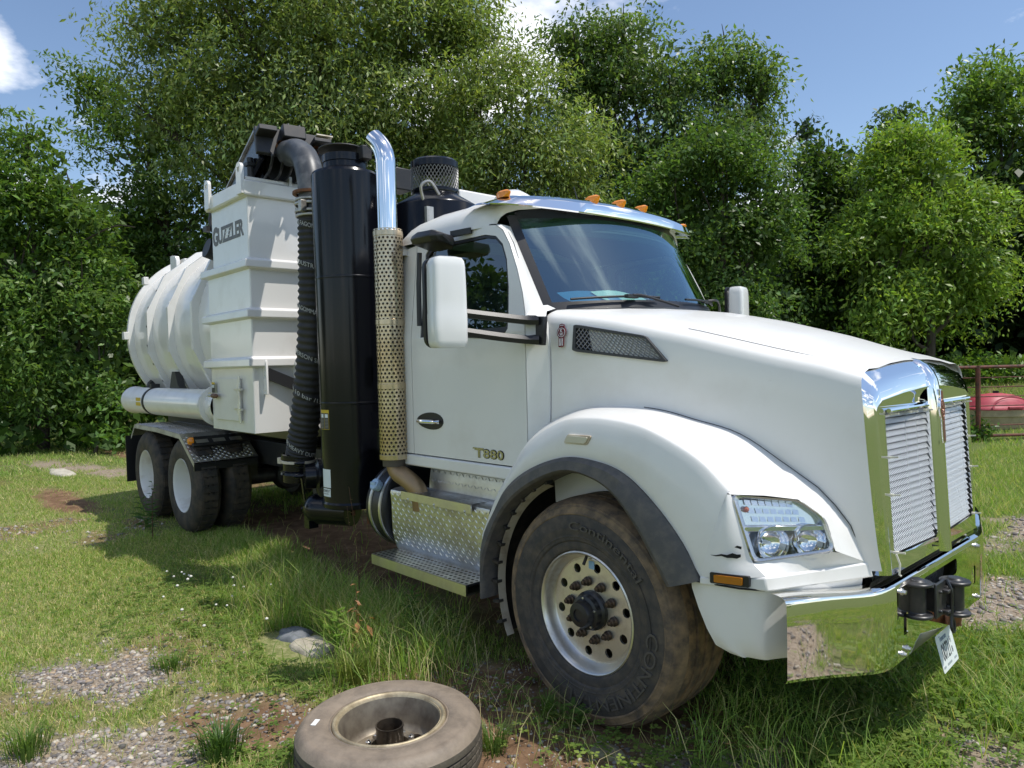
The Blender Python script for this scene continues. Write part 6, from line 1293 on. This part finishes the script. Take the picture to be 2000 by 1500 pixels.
T6 = [(-10.14, 13.88, 6.02, 1.65, 1.8), (-8.92, 15.21, 5.97, 1.65, 1.95), (-9.13, 15.05, 7.63, 1.65, 1.05), (-8.12, 16.11, 6.24, 1.05, 1.65), (-9.72, 14.24, 3.9, 1.8, 1.35), (-8.31, 15.8, 3.85, 1.5, 1.5), (-9.2, 14.9, 2.4, 1.9, 1.2)]
T7 = [(-8.67, 21.53, 8.4, 1.2, 1.2), (-8.43, 21.72, 6.67, 1.96, 1.8), (-8.9, 21.12, 4.73, 1.79, 1.79), (-7.81, 22.28, 3.97, 1.61, 1.61)]
T8 = [(-5.44, 20.58, 7.2, 1.7, 1.5), (-6.08, 19.9, 7.9, 1., 1.), (-4.69, 21.33, 5.99, 1.6, 1.6), (-4.9, 21.03, 4.11, 1.75, 1.5), (-6.28, 19.56, 5.11, 1.73, 1.73), (-4.3, 21.7, 3.77, .8, 1.2), (-5.64, 20.17, 3.1, 2.1, .94)]
T9 = [(-5.56, 29.53, 11.5, 1.8, 1.8), (-6.36, 28.6, 10.33, 1.2, 1.4), (-4.47, 30.61, 8.86, 2.2, 3.0), (-4.86, 30.04, 5.9, 1.8, 2.5)]
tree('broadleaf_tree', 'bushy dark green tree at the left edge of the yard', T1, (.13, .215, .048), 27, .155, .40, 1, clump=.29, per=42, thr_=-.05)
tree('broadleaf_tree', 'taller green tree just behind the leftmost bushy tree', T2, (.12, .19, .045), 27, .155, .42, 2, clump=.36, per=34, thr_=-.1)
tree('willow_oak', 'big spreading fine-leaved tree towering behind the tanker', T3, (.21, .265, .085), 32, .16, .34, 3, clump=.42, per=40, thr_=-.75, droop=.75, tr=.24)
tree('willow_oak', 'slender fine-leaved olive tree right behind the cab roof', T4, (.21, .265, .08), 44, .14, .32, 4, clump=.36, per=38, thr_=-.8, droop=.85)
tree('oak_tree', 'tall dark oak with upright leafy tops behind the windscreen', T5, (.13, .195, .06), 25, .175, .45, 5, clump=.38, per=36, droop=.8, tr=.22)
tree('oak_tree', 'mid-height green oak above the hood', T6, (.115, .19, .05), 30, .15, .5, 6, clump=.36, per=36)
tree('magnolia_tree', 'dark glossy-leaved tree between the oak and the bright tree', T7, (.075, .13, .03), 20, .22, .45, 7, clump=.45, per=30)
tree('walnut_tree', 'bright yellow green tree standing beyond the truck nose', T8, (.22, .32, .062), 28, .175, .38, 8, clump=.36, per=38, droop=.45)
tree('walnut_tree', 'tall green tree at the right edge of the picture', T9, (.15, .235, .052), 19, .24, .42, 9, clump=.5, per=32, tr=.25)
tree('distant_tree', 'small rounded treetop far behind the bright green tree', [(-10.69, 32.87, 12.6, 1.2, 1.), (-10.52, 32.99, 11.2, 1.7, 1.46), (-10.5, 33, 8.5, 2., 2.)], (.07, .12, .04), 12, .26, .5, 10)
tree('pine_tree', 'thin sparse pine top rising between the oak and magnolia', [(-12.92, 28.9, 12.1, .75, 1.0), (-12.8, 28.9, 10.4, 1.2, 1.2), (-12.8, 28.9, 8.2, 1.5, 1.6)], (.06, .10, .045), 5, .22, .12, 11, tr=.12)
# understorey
sh_l = [((-16.6, 1.2), 1.3, 1.6, 'leafy shrub behind the tank below the left trees'), ((-15.0, 2.8), 1.4, 1.7, 'leafy shrub behind the tank next to the subframe'), ((-17.6, -1.6), 1.1, 1.0, 'low shrub at the far left edge of the lawn'), ((-16.0, .1), .9, .8, 'small shrub at the foot of the leftmost tree'),
        ((-13.2, 5.0), 1.6, 2.0, 'leafy shrub hidden behind the collector box'), ((-11.3, 7.2), 1.7, 2.0, 'shrub behind the black silencer tower'), ((-4.0, 24.0), 1.3, .9, 'bright low bush at the field edge above the gate'), ((-5.2, 22.6), 1.2, .9, 'low bush under the bright green tree'), ((-1.2, 27.2), 1.2, .8, 'low bush at the right edge behind the gate'), ((-7.0, 19.0), 1.6, 1.2, 'dark bush under the magnolia above the hood'),
        ((-9.2, 12.6), 1.7, 1.6, 'shrub under the oak behind the mirror')]
for i, ((x, y), r, h, lb) in enumerate(sh_l):
    z = float(terrain(x, y)); tree('shrub', lb, [(x, y, z+h*.55, r, h*.6), (x+.5*r, y+.4*r, z+h*.4, r*.7, h*.45), (x-.6*r, y-.3*r, z+h*.4, r*.7, h*.45)], (.08, .155, .03) if i not in (6, 7, 8) else (.14, .24, .045), 20, .17, .42, 30+i, trunk=(x, y), tr=.05, cat='shrub', group='shrubs under the trees', limbs=False, clump=.26)
tree('vine_weed', 'leafy vine climbing the middle gate post', [(-1.93, 12.68, .45, .16, .35), (-1.85, 12.75, .2, .28, .2)], (.09, .17, .03), 900, .09, .5, 60, trunk=(-1.93, 12.68), tr=.012, cat='vine', group='climbers', limbs=False, clump=.05, per=3)
# the wood closing the view behind the single trees
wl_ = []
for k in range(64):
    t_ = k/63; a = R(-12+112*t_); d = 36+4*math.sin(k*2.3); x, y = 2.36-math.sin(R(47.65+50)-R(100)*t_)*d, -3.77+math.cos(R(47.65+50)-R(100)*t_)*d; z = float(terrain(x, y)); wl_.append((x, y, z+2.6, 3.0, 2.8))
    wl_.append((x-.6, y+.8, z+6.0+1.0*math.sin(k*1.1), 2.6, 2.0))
V, F, c = leaf_cloud(wl_, 2.6, .46, .6, 77, .8, .3, 30, .3); npmesh('woodland', V, F, leafm('wood', (.035, .065, .018)), c, kind='stuff', label='dense dark wood closing the view behind the trees')  # leaf colour darkened to paint in the shade inside the wood
# trees across the field behind the viewer: the photo shows them mirrored in the side window and grille
for i, (x, y, h, lb) in enumerate(((-17.5, -19.5, 8.6, 'dark tree across the field mirrored in the side window'), (-22.5, -18, 10.5, 'tall tree across the field mirrored in the door glass'), (34, -22, 6, 'round tree across the field mirrored in the grille top'), (40, 6, 8, 'far tree across the field mirrored in the bumper'))):
    tree('field_tree', lb, [(x, y, h*.55, 2.6, 2.4), (x+1.6, y+.6, h*.42, 2.0, 1.8), (x-1.5, y, h*.45, 2.0, 2.0), (x, y, h*.85, 1.6, 1.6)], (.06, .11, .025), 5, .38, .6, 90+i, trunk=(x, y), tr=.2, group='trees across the field', limbs=False, clump=.5)
